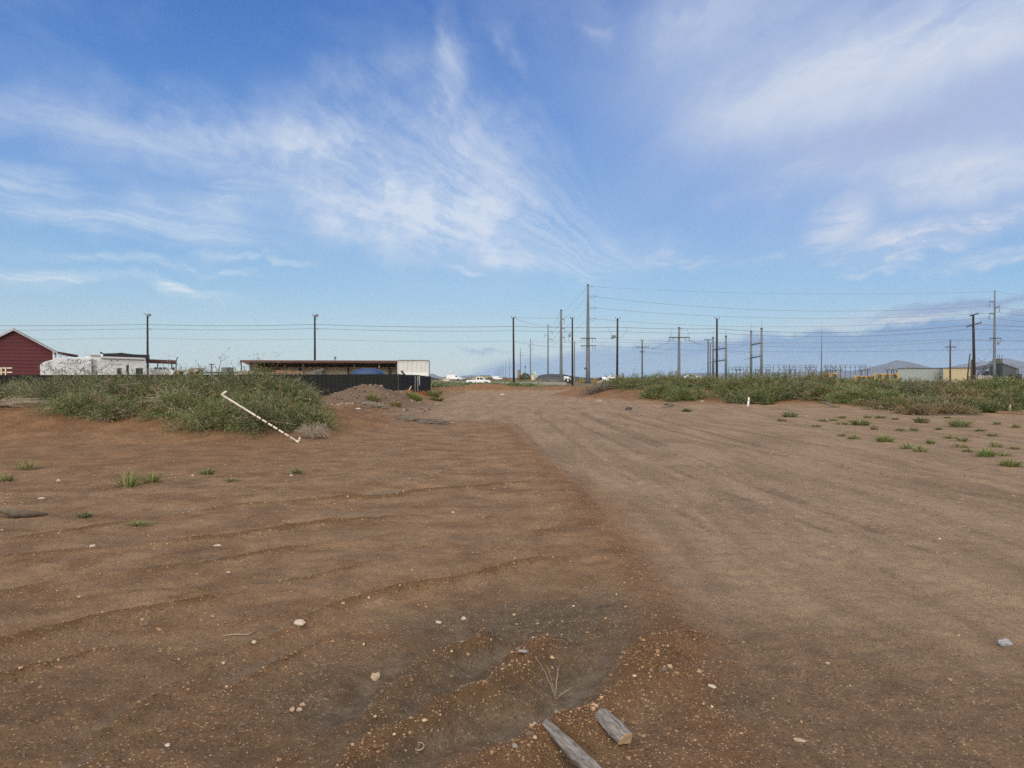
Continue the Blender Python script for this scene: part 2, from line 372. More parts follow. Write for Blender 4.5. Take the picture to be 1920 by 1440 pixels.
def ground_material():
    m = bpy.data.materials.new('desert_soil'); m.use_nodes = True
    nt = m.node_tree; N = nt.nodes; L = nt.links; p = N['Principled BSDF']
    p.inputs['Roughness'].default_value = .95; p.inputs['Specular IOR Level'].default_value = .15
    tc = N.new('ShaderNodeTexCoord')
    def attr(n):
        a = N.new('ShaderNodeAttribute'); a.attribute_name = n
        s = N.new('ShaderNodeSeparateColor'); L.new(a.outputs['Color'], s.inputs[0]); return s.outputs
    zo, zr, zs = attr('ZoneA')[:3]; zd, zc, zb = attr('ZoneB')[:3]
    za = N.new('ShaderNodeAttribute'); za.attribute_name = 'ZoneB'; zt = za.outputs['Alpha']; zh = N.new('ShaderNodeAttribute'); zh.attribute_name = 'ZoneA'
    def noise(scale, detail=5, rough=.6, st=(1,1,1), rot=0, dist=0):
        mp = N.new('ShaderNodeMapping'); mp.inputs['Scale'].default_value = st; mp.inputs['Rotation'].default_value = (0,0,rot)
        L.new(tc.outputs['Object'], mp.inputs[0]); n = N.new('ShaderNodeTexNoise')
        n.inputs['Scale'].default_value = scale; n.inputs['Detail'].default_value = detail; n.inputs['Roughness'].default_value = rough
        n.inputs['Distortion'].default_value = dist
        L.new(mp.outputs[0], n.inputs['Vector']); return n.outputs['Fac']
    def mth(op, a, b=None, c=None, clamp=False):
        q = N.new('ShaderNodeMath'); q.operation = op; q.use_clamp = clamp
        for i, v in enumerate((a, b, c)):
            if v is None: continue
            if isinstance(v, (int, float)): q.inputs[i].default_value = v
            else: L.new(v, q.inputs[i])
        return q.outputs[0]
    def ramp(v, a, b): 
        q = N.new('ShaderNodeMapRange'); q.interpolation_type = 'SMOOTHSTEP'; L.new(v, q.inputs[0])
        q.inputs[1].default_value = a; q.inputs[2].default_value = b; return q.outputs[0]
    def mix(f, a, b, mode='MIX'):
        q = N.new('ShaderNodeMix'); q.data_type = 'RGBA'; q.blend_type = mode
        if isinstance(f, (int, float)): q.inputs[0].default_value = f
        else: L.new(f, q.inputs[0])
        for i, v in ((6, a), (7, b)):
            if isinstance(v, tuple): q.inputs[i].default_value = v
            else: L.new(v, q.inputs[i])
        return q.outputs[2]
    n_big = noise(.35, 4); n_mid = noise(1.7, 6, .65); n_fine = noise(11, 6, .7); n_grain = noise(75, 3, .7)
    streak = noise(1.0, 7, .68, (1.6,.28,1), -.25, .4)          # long marks left by wheels along the road
    streak_l = noise(1.0, 6, .65, (.35,1.7,1), .22, .3)
    # loose gravelly soil on the left
    loose = mix(ramp(n_mid, .35, .68), G['loose_a'], G['loose_b'])
    loose = mix(mth('MULTIPLY', ramp(streak_l, .42, .70), .55), loose, G['loose_c'])
    road = mix(ramp(streak, .34, .66), G['road_a'], G['road_b'])
    road = mix(mth('MULTIPLY', ramp(n_big, .45, .7), .45), road, G['road_c'])
    jit = mth('MULTIPLY', mth('SUBTRACT', n_fine, .5), .8)
    rz = mth('ADD', zr, mth('MULTIPLY', mth('SUBTRACT', n_mid, .5), .9), None, False)
    c = mix(ramp(rz, .3, .75), loose, road)
    # brown grit close by, with falloff and self-shadow painted into its tone; scrubby distance
    c = mix(mth('MULTIPLY', ramp(mth('ADD', mth('MULTIPLY', zc, mth('LESS_THAN', zc, .505)), mth('MULTIPLY', mth('SUBTRACT', n_mid, .5), .35)), .12, .5), .72), c, mix(ramp(n_fine, .35, .65), G['near_shade'], G['loose_a']))
    oz = mth('ADD', zo, mth('MULTIPLY', mth('SUBTRACT', n_mid, .5), .5))
    c = mix(mth('MULTIPLY', ramp(oz, .15, .85), .85), c, mix(ramp(n_mid, .3, .7), G['sand_a'], G['sand_b']))
    c = mix(mth('MULTIPLY', ramp(mth('ADD', zh.outputs['Alpha'], mth('MULTIPLY', mth('SUBTRACT', n_mid, .5), .8)), .25, .8), .75), c, G['heap'])
    dz = mth('ADD', zd, mth('MULTIPLY', mth('SUBTRACT', n_mid, .5), 1.5))
    c = mix(mth('MULTIPLY', ramp(dz, .22, 1.05), .85), c, mix(mth('MULTIPLY', ramp(n_fine, .4, .7), .45), G['damp'], G['silt']))
    sz = mth('ADD', zs, jit)
    c = mix(mth('MULTIPLY', ramp(sz, .25, .8), .85), c, G['silt'])
    c = mix(mth('MULTIPLY', ramp(mth('ADD', zb, mth('MULTIPLY', jit, .6)), .2, .8), .7), c, G['bank'])
    c = mix(mth('MULTIPLY', ramp(mth('ADD', zt, mth('MULTIPLY', mth('SUBTRACT', n_fine, .5), 1.2)), .45, 1.1), .55), c, G['track'])
    yk = N.new('ShaderNodeSeparateXYZ'); L.new(tc.outputs['Object'], yk.inputs[0])
    sc = mix(ramp(noise(.03, 6, .7), .42, .6), G['far_a'], G['far_b'])
    c = mix(mth('MULTIPLY', zc, mth('GREATER_THAN', yk.outputs[1], 60.0)), c, sc)
    # grains: light and dark specks of coarse sand
    vo = N.new('ShaderNodeTexVoronoi'); vo.inputs['Scale'].default_value = 70; L.new(tc.outputs['Object'], vo.inputs['Vector'])
    vs = N.new('ShaderNodeSeparateColor'); L.new(vo.outputs['Color'], vs.inputs[0])
    amt = mth('MULTIPLY', mth('SUBTRACT', 1.0, mth('MULTIPLY', zs, .8)), 1.0)
    near = mth('LESS_THAN', vo.outputs['Distance'], .42)
    lite = mth('MULTIPLY', mth('MULTIPLY', mth('GREATER_THAN', vs.outputs[0], .80), near), amt)
    dark = mth('MULTIPLY', mth('MULTIPLY', mth('LESS_THAN', vs.outputs[1], .25), near), amt)
    c = mix(mth('MULTIPLY', lite, .5), c, G['grain_l']); c = mix(mth('MULTIPLY', dark, .45), c, G['grain_d'])
    vp = N.new('ShaderNodeTexVoronoi'); vp.inputs['Scale'].default_value = 17; L.new(tc.outputs['Object'], vp.inputs['Vector'])
    vq = N.new('ShaderNodeSeparateColor'); L.new(vp.outputs['Color'], vq.inputs[0])
    spk = mth('MULTIPLY', mth('LESS_THAN', vp.outputs['Distance'], mth('MULTIPLY', vq.outputs[2], .34)), mth('GREATER_THAN', mth('ADD', vq.outputs[0], mth('MULTIPLY', n_mid, .5)), 1.02))
    spd = mth('MULTIPLY', mth('LESS_THAN', vp.outputs['Distance'], mth('MULTIPLY', vq.outputs[2], .40)), mth('GREATER_THAN', mth('ADD', vq.outputs[1], mth('MULTIPLY', n_big, .5)), 1.08))
    fary = ramp(yk.outputs[1], 4.5, 9.0)
    c = mix(mth('MULTIPLY', mth('MULTIPLY', spk, .6), fary), c, G['grain_l']); c = mix(mth('MULTIPLY', mth('MULTIPLY', spd, .55), fary), c, G['grain_d'])
    n_clod = noise(4.5, 8, .74, (1,1,1), 0, .6)
    v2 = mth('MULTIPLY', mth('ADD', .60, mth('MULTIPLY', n_grain, .80)), mth('ADD', .55, mth('MULTIPLY', n_clod, .90)))
    comb = N.new('ShaderNodeCombineColor')
    for i in range(3): L.new(v2, comb.inputs[i])
    c = mix(1.0, c, comb.outputs[0], 'MULTIPLY')
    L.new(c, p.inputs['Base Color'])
    h = mth('ADD', mth('ADD', mth('MULTIPLY', n_fine, .9), mth('MULTIPLY', n_clod, 1.3)), mth('MULTIPLY', n_grain, .4))
    h = mth('ADD', h, mth('MULTIPLY', streak, .25)); h = mth('ADD', h, mth('MULTIPLY', lite, .25))
    bp = N.new('ShaderNodeBump'); bp.inputs['Strength'].default_value = 1.0; bp.inputs['Distance'].default_value = .03
    L.new(h, bp.inputs['Height']); L.new(bp.outputs[0], p.inputs['Normal'])
    return m
G = dict(loose_a=lin(116,90,68), loose_b=lin(147,118,92), loose_c=lin(138,117,96), road_a=lin(130,108,88), road_b=lin(155,131,109),
 road_c=lin(145,124,104), sand_a=lin(108,78,54), sand_b=lin(136,101,73), damp=lin(84,73,61), silt=lin(124,110,96), bank=lin(104,77,51), heap=lin(104,88,76),
 far_a=lin(92,86,66), far_b=lin(126,105,80), grain_l=lin(192,166,134), grain_d=lin(50,39,30), near_shade=lin(93,74,57), track=lin(98,79,64))
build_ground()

# ------------------------------------------------------------------ loose gravel, one mass nobody could count
ICO = None
def ico():
    p = (1+5**.5)/2
    v = np.array([(-1,p,0),(1,p,0),(-1,-p,0),(1,-p,0),(0,-1,p),(0,1,p),(0,-1,-p),(0,1,-p),(p,0,-1),(p,0,1),(-p,0,-1),(-p,0,1)], float)
    v /= np.linalg.norm(v[0])
    f = np.array([(0,11,5),(0,5,1),(0,1,7),(0,7,10),(0,10,11),(1,5,9),(5,11,4),(11,10,2),(10,7,6),(7,1,8),(3,9,4),(3,4,2),(3,2,6),(3,6,8),(3,8,9),(4,9,5),(2,4,11),(6,2,10),(8,6,7),(9,8,1)])
    return v, f
def octa():
    v = np.array([(1,0,0),(-1,0,0),(0,1,0),(0,-1,0),(0,0,1),(0,0,-1)], float)
    return v, np.array([(0,2,4),(2,1,4),(1,3,4),(3,0,4),(2,0,5),(1,2,5),(3,1,5),(0,3,5)])
def rotmats(n):
    q = rng.normal(size=(n,4)); q /= np.linalg.norm(q, axis=1)[:, None]; w, x, y, z = q.T
    return np.stack([1-2*(y*y+z*z),2*(x*y-z*w),2*(x*z+y*w),2*(x*y+z*w),1-2*(x*x+z*z),2*(y*z-x*w),2*(x*z-y*w),2*(y*z+x*w),1-2*(x*x+y*y)], -1).reshape(n,3,3)
def pebbles(name, x, y, r, colr, label=None):
    v, f = ico() if name != 'gravel' else octa(); n = len(x); q = len(v)
    s = r[:, None]*rng.uniform(.6, 1.25, (n,3)); s[:, 2] *= .7
    vv = v[None]*(1+rng.uniform(-.22, .22, (n,q,1)))
    vv = np.einsum('nij,nkj->nki', rotmats(n), vv)*s[:, None, :]
    z = Hn(x, y)
    vv += np.stack([x, y, z+s[:, 2]*.25], -1)[:, None, :]
    ff = (f[None]+np.arange(n)[:, None, None]*q).reshape(-1, 3)
    o = mesh_np(name, vv.reshape(-1, 3), ff, M['pebble'], colr=np.repeat(colr, q, 0), smooth=False)
    if label: tag(o, label, 'gravel', kind='stuff')
    return o
def scatter_gravel():
    # candidates spread evenly in the view's depth, kept where the soil is coarse
    n = 260000
    Y = np.exp(rng.uniform(math.log(2.2), math.log(24), n)); X = rng.uniform(-1, 1, n)*(.75*Y+.5)
    z, m, road, silt, bank, wind, left = ground_parts(X, Y)
    patch = np.clip(.5+.9*vnoise(X, Y, .9, 31)+.5*vnoise(X, Y, 3.5, 32), 0, 1)
    keep = .10+.30*patch*left+.8*bank+.22*wind-.5*silt-.35*ground_parts.extra[0]+.25*hill(X,Y,.9,3.3,.8,1.0,1)
    keep = keep*np.where(road > .6, .42, 1)*np.where(m > .3, .25, 1)
    k = rng.random(n) < keep
    X, Y = X[k], Y[k]; bk = bank[k]
    r = .0019*np.exp(rng.exponential(.36, len(X)))*np.clip(.55+Y*.11, .6, 1.5)*(1+.35*bk); r = np.minimum(r, .016)
    base = np.array([lin(168,136,106), lin(146,114,88), lin(120,90,66), lin(194,168,138), lin(128,114,102), lin(148,116,88)])
    c = base[rng.choice(6, len(X), p=(.22,.26,.22,.10,.08,.12))]; c[:, :3] *= rng.uniform(.75, 1.15, (len(X),1))
    print('gravel', len(X))
    pebbles('gravel', X, Y, r, c, 'loose tan and brown pebbles strewn over the bare dirt')
scatter_gravel()

# ------------------------------------------------------------------ plants
def leaf_tris(P, D, Ln, Wd, colr):         # slender leaves: base P, direction D, length, width
    n = len(P); r = rng.normal(size=(n,3)); s = np.cross(D, r); s /= np.linalg.norm(s, axis=1)[:, None]+1e-9
    mid = P+D*(Ln*.5)[:, None]; V = np.stack([P, mid+s*(Wd*.5)[:, None], P+D*Ln[:, None], mid-s*(Wd*.5)[:, None]], 1)
    return V.reshape(-1, 3), np.arange(n*4).reshape(-1, 4), np.repeat(colr, 4, 0)
def stick_quads(A, B, r):                  # thin three-sided stems from A to B (n,3)
    n = len(A); d = B-A; d /= np.linalg.norm(d, axis=1)[:, None]+1e-9
    u = np.cross(d, np.array((.3,.2,.93))); u /= np.linalg.norm(u, axis=1)[:, None]+1e-9; w = np.cross(d, u)
    ring = [u*math.cos(t)+w*math.sin(t) for t in (0, 2.094, 4.189)]
    V = np.stack([A+k*r[:, None] for k in ring]+[B+k*(r*.55)[:, None] for k in ring], 1)
    b = np.arange(n)[:, None]*6
    Fc = np.concatenate([b+np.array([[i, (i+1) % 3, 3+(i+1) % 3, 3+i]]) for i in range(3)], 0)
    return V.reshape(-1, 3), Fc
GREENS = np.array([lin(92,104,60), lin(108,120,72), lin(124,130,88), lin(78,90,54), lin(138,134,98), lin(112,126,84)])
def bush(label, cx, cy, rx, ry, h, ntw=500, leafL=.045, group=None, tone=1.0, dry=.12, sticks=14, seed=0, grey=0.0, name='desert_bush'):
    lo = Hn(np.array([cx]), np.array([cy]))[0]
    root = T(name, label, 'bush', (cx, cy, lo), group)
    az = rng.uniform(0, 2*math.pi, ntw); el = np.arcsin(rng.uniform(.0, 1, ntw)**.85)
    lump = 1+.22*np.sin(3*az+seed)*np.cos(el)+.16*np.sin(7*az+2*seed+4*el)+rng.normal(0, .10, ntw)
    lump = np.clip(lump, .5, 1.3)*rng.choice([1, 1, 1, .72, .5, 1.18], ntw)*(1+.16*np.sin(11*az+5*seed)*np.cos(el*3+seed))
    ex = np.cos(az)*np.cos(el)*rx*lump; ey = np.sin(az)*np.cos(el)*ry*lump; ez = np.sin(el)*h*lump
    gxy = Hn(cx+ex, cy+ey); ez = ez*(1.0)+gxy+.02
    E = np.stack([cx+ex, cy+ey, ez], -1)
    bx = ex*.35+rng.normal(0, .05, ntw); by = ey*.35+rng.normal(0, .05, ntw); B = np.stack([cx+bx, cy+by, Hn(cx+bx, cy+by)], -1)
    mid = B*.4+E*.6+np.stack([rng.normal(0, .06, ntw)*rx, rng.normal(0, .06, ntw)*ry, np.abs(rng.normal(.10, .06, ntw))*h], -1)
    # leaves along the outer part of every twig, with side sprigs
    nl = 40; t = rng.uniform(.25, 1.06, (ntw, nl))
    Pt = ((1-t)**2)[..., None]*B[:, None]+(2*t*(1-t))[..., None]*mid[:, None]+(t**2)[..., None]*E[:, None]
    Pt = Pt+rng.normal(0, 1, (ntw, nl, 3))*(.035+.02*h)*np.array((1,1,.8))
    dr = (E-mid)/(np.linalg.norm(E-mid, axis=1)[:, None]+1e-9)
    D = dr[:, None]*.8+rng.normal(0, .55, (ntw, nl, 3))+np.array((0,0,.35)); D /= np.linalg.norm(D, axis=2)[..., None]
    Ln = rng.uniform(.6, 1.5, (ntw, nl))*leafL*rng.choice([.8,1,1.2,2.0], (ntw, nl)); Wd = Ln*rng.uniform(.11, .19, (ntw, nl))
    ci = rng.choice(6, (ntw,), p=(.26,.26,.14,.14,.06,.14)); C = GREENS[ci][:, None, :]*np.ones((1, nl, 1))
    C = C*rng.uniform(.7, 1.3, (ntw, nl, 1))*tone
    dead = rng.random(ntw) < dry+.06; C[dead] = np.array(lin(142,124,94))*rng.uniform(.6, 1.1, (dead.sum(), nl, 1))
    if grey: C = C*(1-grey)+np.array(lin(120,116,100))*grey
    C[..., 3] = 1
    V, Fc, CC = leaf_tris(Pt.reshape(-1, 3), D.reshape(-1, 3), Ln.ravel(), Wd.ravel(), C.reshape(-1, 4))
    kz = V[:, 2].copy()
    mesh_np('foliage', V, Fc, M['leaf'], root, CC)
    k = rng.choice(ntw, min(ntw, 260), replace=False); rr = rng.uniform(.003, .007, len(k))*(leafL/.045)**.6
    V1, F1 = stick_quads(B[k], mid[k], rr*1.3); V2, F2 = stick_quads(mid[k], E[k], rr)
    mesh_np('stems', np.concatenate([V1, V2]), np.concatenate([F1, F2+len(V1)]), M['twig'], root)
    if sticks:
        mb = MB()
        for i in range(sticks):                 # thin pale stalks standing out of the top
            a = rng.uniform(0, 2*math.pi); q = rng.uniform(.1, .95); p0 = np.array((cx+math.cos(a)*rx*q*.6, cy+math.sin(a)*ry*q*.6, 0)); p0[2] = H(*p0[:2])+.2*h
            e = np.array((cx+math.cos(a)*rx*q+rng.normal(0,.12), cy+math.sin(a)*ry*q, p0[2]+h*rng.uniform(.75,1.12)*math.sqrt(max(.1,1-q*q*.8)))); mb.tube([p0,(p0+e)/2+rng.normal(0,.05,3),e],[.006,.005,.003],3)
        for i in range(sticks):
            a = rng.uniform(0, 2*math.pi) if i % 3 else rng.uniform(-2.6, -.5); q = rng.uniform(.55, 1.12)
            p0 = np.array((cx+math.cos(a)*rx*.35, cy+math.sin(a)*ry*.35, 0)); p0[2] = H(*p0[:2])+.1*h
            p2 = np.array((cx+math.cos(a)*rx*q, cy+math.sin(a)*ry*q, 0)); p2[2] = H(*p2[:2])+rng.uniform(.02, 1.15-.5*abs(q-.55))*h
            p1 = (p0+p2)/2+np.array((rng.normal(0,.15),rng.normal(0,.1),rng.uniform(0,.35)*h)); rad = rng.uniform(.004, .010)
            pts = [(1-t)**2*p0+2*t*(1-t)*p1+t*t*p2+rng.normal(0, .018, 3) for t in np.linspace(0, 1, 7)]
            mb.tube(pts, list(np.linspace(rad*1.3, rad*.5, 7)), 4)
            for _ in range(2):
                j = rng.integers(3, 6); e = pts[j]+rng.normal(0, .22, 3)*np.array((1,.8,.7))*min(1, rx); mb.tube([pts[j], (pts[j]+e)/2+rng.normal(0,.02,3), e], [rad*.6, rad*.5, rad*.3], 3)
        mb.build('dry_branches', 'drybark', root)['kind'] = 'stuff'
    return root
def tuft(label, x, y, r, h, n=110, group=None, tone=(1,1,1), name='grass_tuft', straw=.15, lean=1.0, cat='grass tuft'):
    z = H(x, y); az = rng.uniform(0, 2*math.pi, n); sp = np.sqrt(rng.random(n)); Lh = h*rng.uniform(.5, 1.15, n)*(1.1-.45*sp)
    b = np.stack([x+np.cos(az)*sp*r*.45, y+np.sin(az)*sp*r*.45, np.zeros(n)], -1); b[:, 2] = Hn(b[:,0], b[:,1])-.005
    out = np.stack([np.cos(az), np.sin(az), np.zeros(n)], -1)*(r*.6*sp*lean+rng.normal(0, .1*r, n))[:, None]
    m1 = b+out*.4+np.array((0,0,1))*(Lh*.62)[:, None]; e = b+out*1.15+np.array((0,0,1))*Lh[:, None]
    w = np.maximum(.004, .0011*max(4, y*.45))*rng.uniform(.6, 1.4, n); s = np.stack([-np.sin(az+rng.normal(0,.8,n)), np.cos(az), np.zeros(n)], -1)
    V = np.stack([b-s*w[:,None], b+s*w[:,None], m1+s*(w*.8)[:,None], m1-s*(w*.8)[:,None], e+s*(w*.15)[:,None], e-s*(w*.15)[:,None]], 1)
    i = np.arange(n)[:, None]*6; Fc = np.concatenate([i+np.array([[0,1,2,3]]), i+np.array([[3,2,4,5]])])
    C = GREENS[rng.choice(6, n)]*np.array(tone+(1,))*rng.uniform(.8, 1.5, (n,1))
    k = rng.random(n) < straw; C[k] = np.array(lin(150,132,92))*rng.uniform(.7, 1.1, (k.sum(),1)); C[:, 3] = 1
    o = mesh_np(name, V.reshape(-1,3), Fc, M['tuft'], colr=np.repeat(C, 6, 0), loc=(x, y, z))
    return tag(o, label, cat, group)
# ------------------------------------------------------------------ bushes on the left bank
LB = 'bushes on the sandy bank at left'
def lb(px, Y, rx, h, label, **k): return bush(label, gx(px, Y), Y, rx, rx*.9, h, group=LB, seed=px*.1, **k)
lb(22, 22.0, 1.5, 0.57, 'bush at the left edge of the photo, under the red barn', ntw=620, dry=.2)
lb(118, 20.9, 1.35, 0.71, 'tall bush below the curved nose of the white trailer', ntw=700, grey=.22, dry=.22)
lb(212, 20.8, 1.35, 0.77, 'tall bush below the middle of the white trailer', ntw=700, tone=.86)
lb(300, 20.6, 1.3, 0.77, 'tall bush below the maroon carport roof', ntw=700, dry=.2)
lb(382, 20.4, 1.35, 0.77, 'tall bush right of the pale stick tangle, behind the pipe top', ntw=760, dry=.16)
lb(468, 20.2, 1.35, 0.79, 'tall bush below the left end of the open shed', ntw=760, tone=.88, dry=.2)
lb(540, 19.9, .95, .54, 'rounded bush at the right end of the thicket, against the dark metal fence', ntw=620, tone=1.05)
lb(150, 18.9, .85, 0.42, 'low bright bush hanging over the sand below the white trailer', ntw=420, tone=1.12)
lb(215, 18.6, .60, 0.35, 'small low bush left of the bare sandy gap in the bank', ntw=300, tone=1.05)
lb(335, 18.6, .75, 0.46, 'low bush at the right edge of the bare sandy gap in the bank', ntw=360, sticks=18)
lb(408, 17.6, 1.0, 0.46, 'bright feathery bush spilling down the sand, left of the leaning pipe', ntw=520, tone=1.15)
lb(500, 17.7, .95, 0.55, 'dense bush directly behind the middle of the leaning pipe', ntw=520, grey=.12)
lb(566, 17.9, .68, .44, 'bush at the foot of the leaning pipe, on its right', ntw=420, tone=1.05)
def dead_brush(label, x, y, rx, ry, h, n=150, r=.006, name='dead_brush', m='drybark', flat=.5, fine=0):
    mb = MB()
    for i in range(n):
        a = rng.uniform(0, 2*math.pi); s = rng.uniform(0, .4); q = rng.uniform(.5, 1.1)
        p0 = np.array((x+math.cos(a)*rx*s, y+math.sin(a)*ry*s, 0)); a2 = a+rng.normal(0, .6)
        p2 = np.array((x+math.cos(a2)*rx*q, y+math.sin(a2)*ry*q, 0)); p0[2] = H(*p0[:2])+rng.uniform(0, .3)*h; p2[2] = H(*p2[:2])+h*rng.uniform(.02, 1)**flat*math.sqrt(max(.05, 1.2-q))
        p1 = (p0+p2)/2+np.array((0,0,rng.uniform(.0,.4)*h))
        pts = [(1-t)**2*p0+2*t*(1-t)*p1+t*t*p2+rng.normal(0, .012, 3) for t in np.linspace(0, 1, 6)]
        mb.tube(pts, list(np.linspace(r*1.2, r*.4, 6)), 3)
        for _ in range(fine):
            j = rng.integers(2, 6); e = pts[j]+rng.normal(0, .09, 3); mb.tube([pts[j], e], [r*.5, r*.3], 3)
    o = mb.build(name, m, loc=(x, y, H(x, y))); return tag(o, label, 'dead brush')
dead_brush('heap of dry grey brushwood lying on the sand at the left edge', gx(10, 20.2), 19.3, 1.7, .7, .42, 190, .008)
dead_brush('pale dry tumbleweed beside the foot of the leaning pipe', gx(588, 17.0), 17.0, .42, .36, .42, 240, .0035, 'tumbleweed', flat=.6, fine=1)
dead_brush('pinkish dry weed standing against the dark metal fence, above the right end of the thicket', gx(562, 20.8), 20.6, .62, .4, .78, 120, .005, 'dry_weed', flat=.3, fine=3)
dead_brush('tangle of pale bare sticks in the middle of the thicket', gx(325, 19.3), 19.2, .9, .5, .85, 46, .010, 'stick_tangle', flat=.5, fine=2)

# ------------------------------------------------------------------ bushes on the right bank
RB = 'bushes along the sandy bank at right'
def rb(px, Y, rx, h, label, **k):
    k.setdefault('ntw', 330); k.setdefault('leafL', .085); k.setdefault('sticks', 5); k.setdefault('dry', .10)
    return bush(label, gx(px, Y), Y, rx, rx*.9, h, group=RB, seed=px*.07, **k)
rb(1160, 51, 1.6, 0.70, 'dark bush at the left end of the right bank, beside the leaning dead brush', tone=.9)
rb(1205, 49, 1.7, 0.78, 'bush right of the dark wooden pole with two small transformers')
rb(1252, 47, 1.6, 0.80, 'bush left of the thick grey steel pole with two crossarms', dry=.18)
rb(1300, 46, 1.5, 0.69, 'bush in front of the small white car roof')
rb(1238, 43.5, .95, 0.53, 'small rounded bush low on the bank, beside the white rag', tone=.95)
rb(1280, 42.0, 1.05, 0.58, 'bright bush low on the bank, below the thick grey steel pole', tone=1.12)
rb(1345, 47, 1.5, 0.62, 'low bush behind the bare saddle of the right bank')
rb(1383, 42.0, 1.6, 0.86, 'bush right of the bare saddle in the right bank', ntw=400)
rb(1432, 41.5, 1.7, 0.90, 'tall bush in front of the paired grey steel posts', ntw=420)
rb(1405, 39.4, 1.15, 0.58, 'bush directly behind the short white post', tone=.95)
rb(1482, 41.5, 1.5, 0.80, 'bush between the paired grey steel posts and the slender mast', dry=.25)
rb(1522, 41, 1.35, 0.84, 'brown-tinged bush just left of the slender grey mast', dry=.40)
rb(1566, 40, 1.5, 0.50, 'bush in front of the first yellow pipework frame')
rb(1612, 39, 1.5, 0.42, 'yellowish bush below the long yellow pipework', tone=1.2)
rb(1655, 38, 1.4, 0.40, 'bush below the right end of the yellow pipework', tone=1.1)
rb(1700, 36, 1.4, 0.42, 'greyish bush sitting low in front of the pale metal building', grey=.45)
rb(1745, 36.5, 1.3, 0.40, 'brownish grey bush left of the cream building, low on the bank', grey=.35, dry=.35)
rb(1790, 40, 1.8, 0.50, 'dark green bush in front of the cream building', tone=.85)
rb(1850, 42, 1.9, 0.46, 'wide dark bush in front of the tall grey pole at right', tone=.85)
rb(1915, 43, 1.9, 0.55, 'rusty brown bush in front of the quarry plant', dry=.55)
rb(1845, 31.5, 1.25, 0.34, 'flat dark green bush low in front, near the pale planks', tone=.8)
rb(1905, 33, 1.3, 0.48, 'green bush at the right edge of the photo, above the planks', tone=.9)
rb(1775, 30.8, .95, 0.29, 'straw-brown low bush on the sand, left of the flat dark green one', dry=.75)
rb(1722, 30.6, .75, 0.26, 'orange-brown low weed clump at the foot of the right bank', dry=.8)
rb(1960, 36, 1.8, 0.56, 'bush cut by the right edge of the photo, behind the planks', tone=.9)
for px, Y, rx, h, lab, k in [(1330,44.5,1.0,.6,'small bush on the left edge of the bare saddle in the right bank',{}),
 (1452,39.6,1.2,.62,'bush on the bank edge, right of the bush behind the white post',{'tone':1.05}),(1500,39.4,1.2,.60,'greyish bush above the twisted dark root on the bank',{'grey':.3}),
 (1545,38.2,1.1,.52,'brown-green low bush right above the twisted dark root',{'dry':.4}),(1592,36.8,1.1,.42,'low yellow-green bush on the bank edge below the gap between yellow pipework',{'tone':1.2}),
 (1640,35.6,1.1,.40,'low bush on the bank edge below the right yellow pipework',{'tone':1.05}),(1690,33.4,1.1,.36,'straw-coloured low bush on the bank edge below the pale metal building',{'dry':.55}),
 (1738,33.2,1.1,.36,'grey low bush on the bank edge, left of the cream building line',{'grey':.4}),(1788,34.5,1.2,.40,'rusty low bush in front of the cream building, half way down the bank',{'dry':.6}),
 (1832,35.5,1.2,.42,'olive low bush half way down the bank below the leaning dark pole',{}),(1880,36.5,1.3,.44,'green low bush half way down the bank below the tall grey pole',{'tone':.9}),
 (1925,37.0,1.3,.46,'brown low bush half way down the bank at the right edge',{'dry':.5}),(1810,33.0,1.0,.32,'faded brown low bush behind the straw-brown one on the sand',{'dry':.65})]:
    rb(px, Y, rx, h, lab, **k)
dead_brush('dark dead brush leaning down the left end of the right bank', gx(1120, 49), 49.5, 1.3, 1.0, .75, 150, .013, m='bark', flat=.5, fine=1)

# ------------------------------------------------------------------ weeds and tufts
RT = 'small green tufts on the bare sand right of the road'
def on(px, py):
    x, y = flat(px, py)
    for _ in range(12):                     # follow the real ground
        z = H(x, y); y = y*.5+.5*((CH-z)*F/(py-HZ)); x = gx(px, y)
    return x, y
big = [(1800,800,.55,.30,'broadest green tuft on the bare sand at right, in line with the cream building',(1,1,1),.08),
 (1728,793,.40,.24,'green tuft on bare sand straight below the cream building edge, left of the broadest one',(1,1,1),.1),
 (1849,856,.26,.17,'bright green rounded tuft near the right edge, among bare dirt',(.95,1.05,.75),.08),
 (1894,874,.26,.14,'yellow-green tuft nearest the camera at the right edge',(1.1,1.1,.7),.2),
 (1659,828,.28,.17,'bright green round tuft alone on the bare dirt at right',(.95,1.05,.75),.1),
 (1482,782,.42,.24,'grey-green spiky tuft right of the short white post',(.9,.9,1),.12),
 (1614,797,.45,.24,'wide grey-green tuft in the middle of the scattered right-hand tufts',(.9,.95,.9),.1),
 (1439,757,.40,.20,'flat dark tuft at the foot of the bank, right of the short white post',(.8,.85,.8),.1),
 (1288,772,.30,.16,'lone dark tuft on the edge of the dirt road, below the right bank',(.8,.85,.8),.1)]
for px, py, r, h, lab, tn, st in big:
    x, y = on(px, py); tuft(lab, x, y, r, h, 170, 'tufts right of the road that stand out', tn, straw=st)
small = [(1467,790),(1580,784),(1563,789),(1580,796),(1627,784),(1651,784),(1715,808),(1805,827),(1800,839),(1815,847),(1881,854),(1745,832),(1578,818),(1602,823),(1783,822),(1777,784),(1679,787),(1702,842),(1726,847),(1839,808),(1903,842),(1760,806),(1862,818),(1690,808),(1640,806),(1530,800),(1545,790),(1870,796),(1905,802),(1868,838)]
for i, (px, py) in enumerate(small):
    x, y = on(px, py)
    tuft('small low weed tuft on the bare sand right of the dirt road', x, y, rng.uniform(.16,.3), rng.uniform(.08,.16), 70, RT, (1,1,.95), straw=.15 if i % 4 else .8)
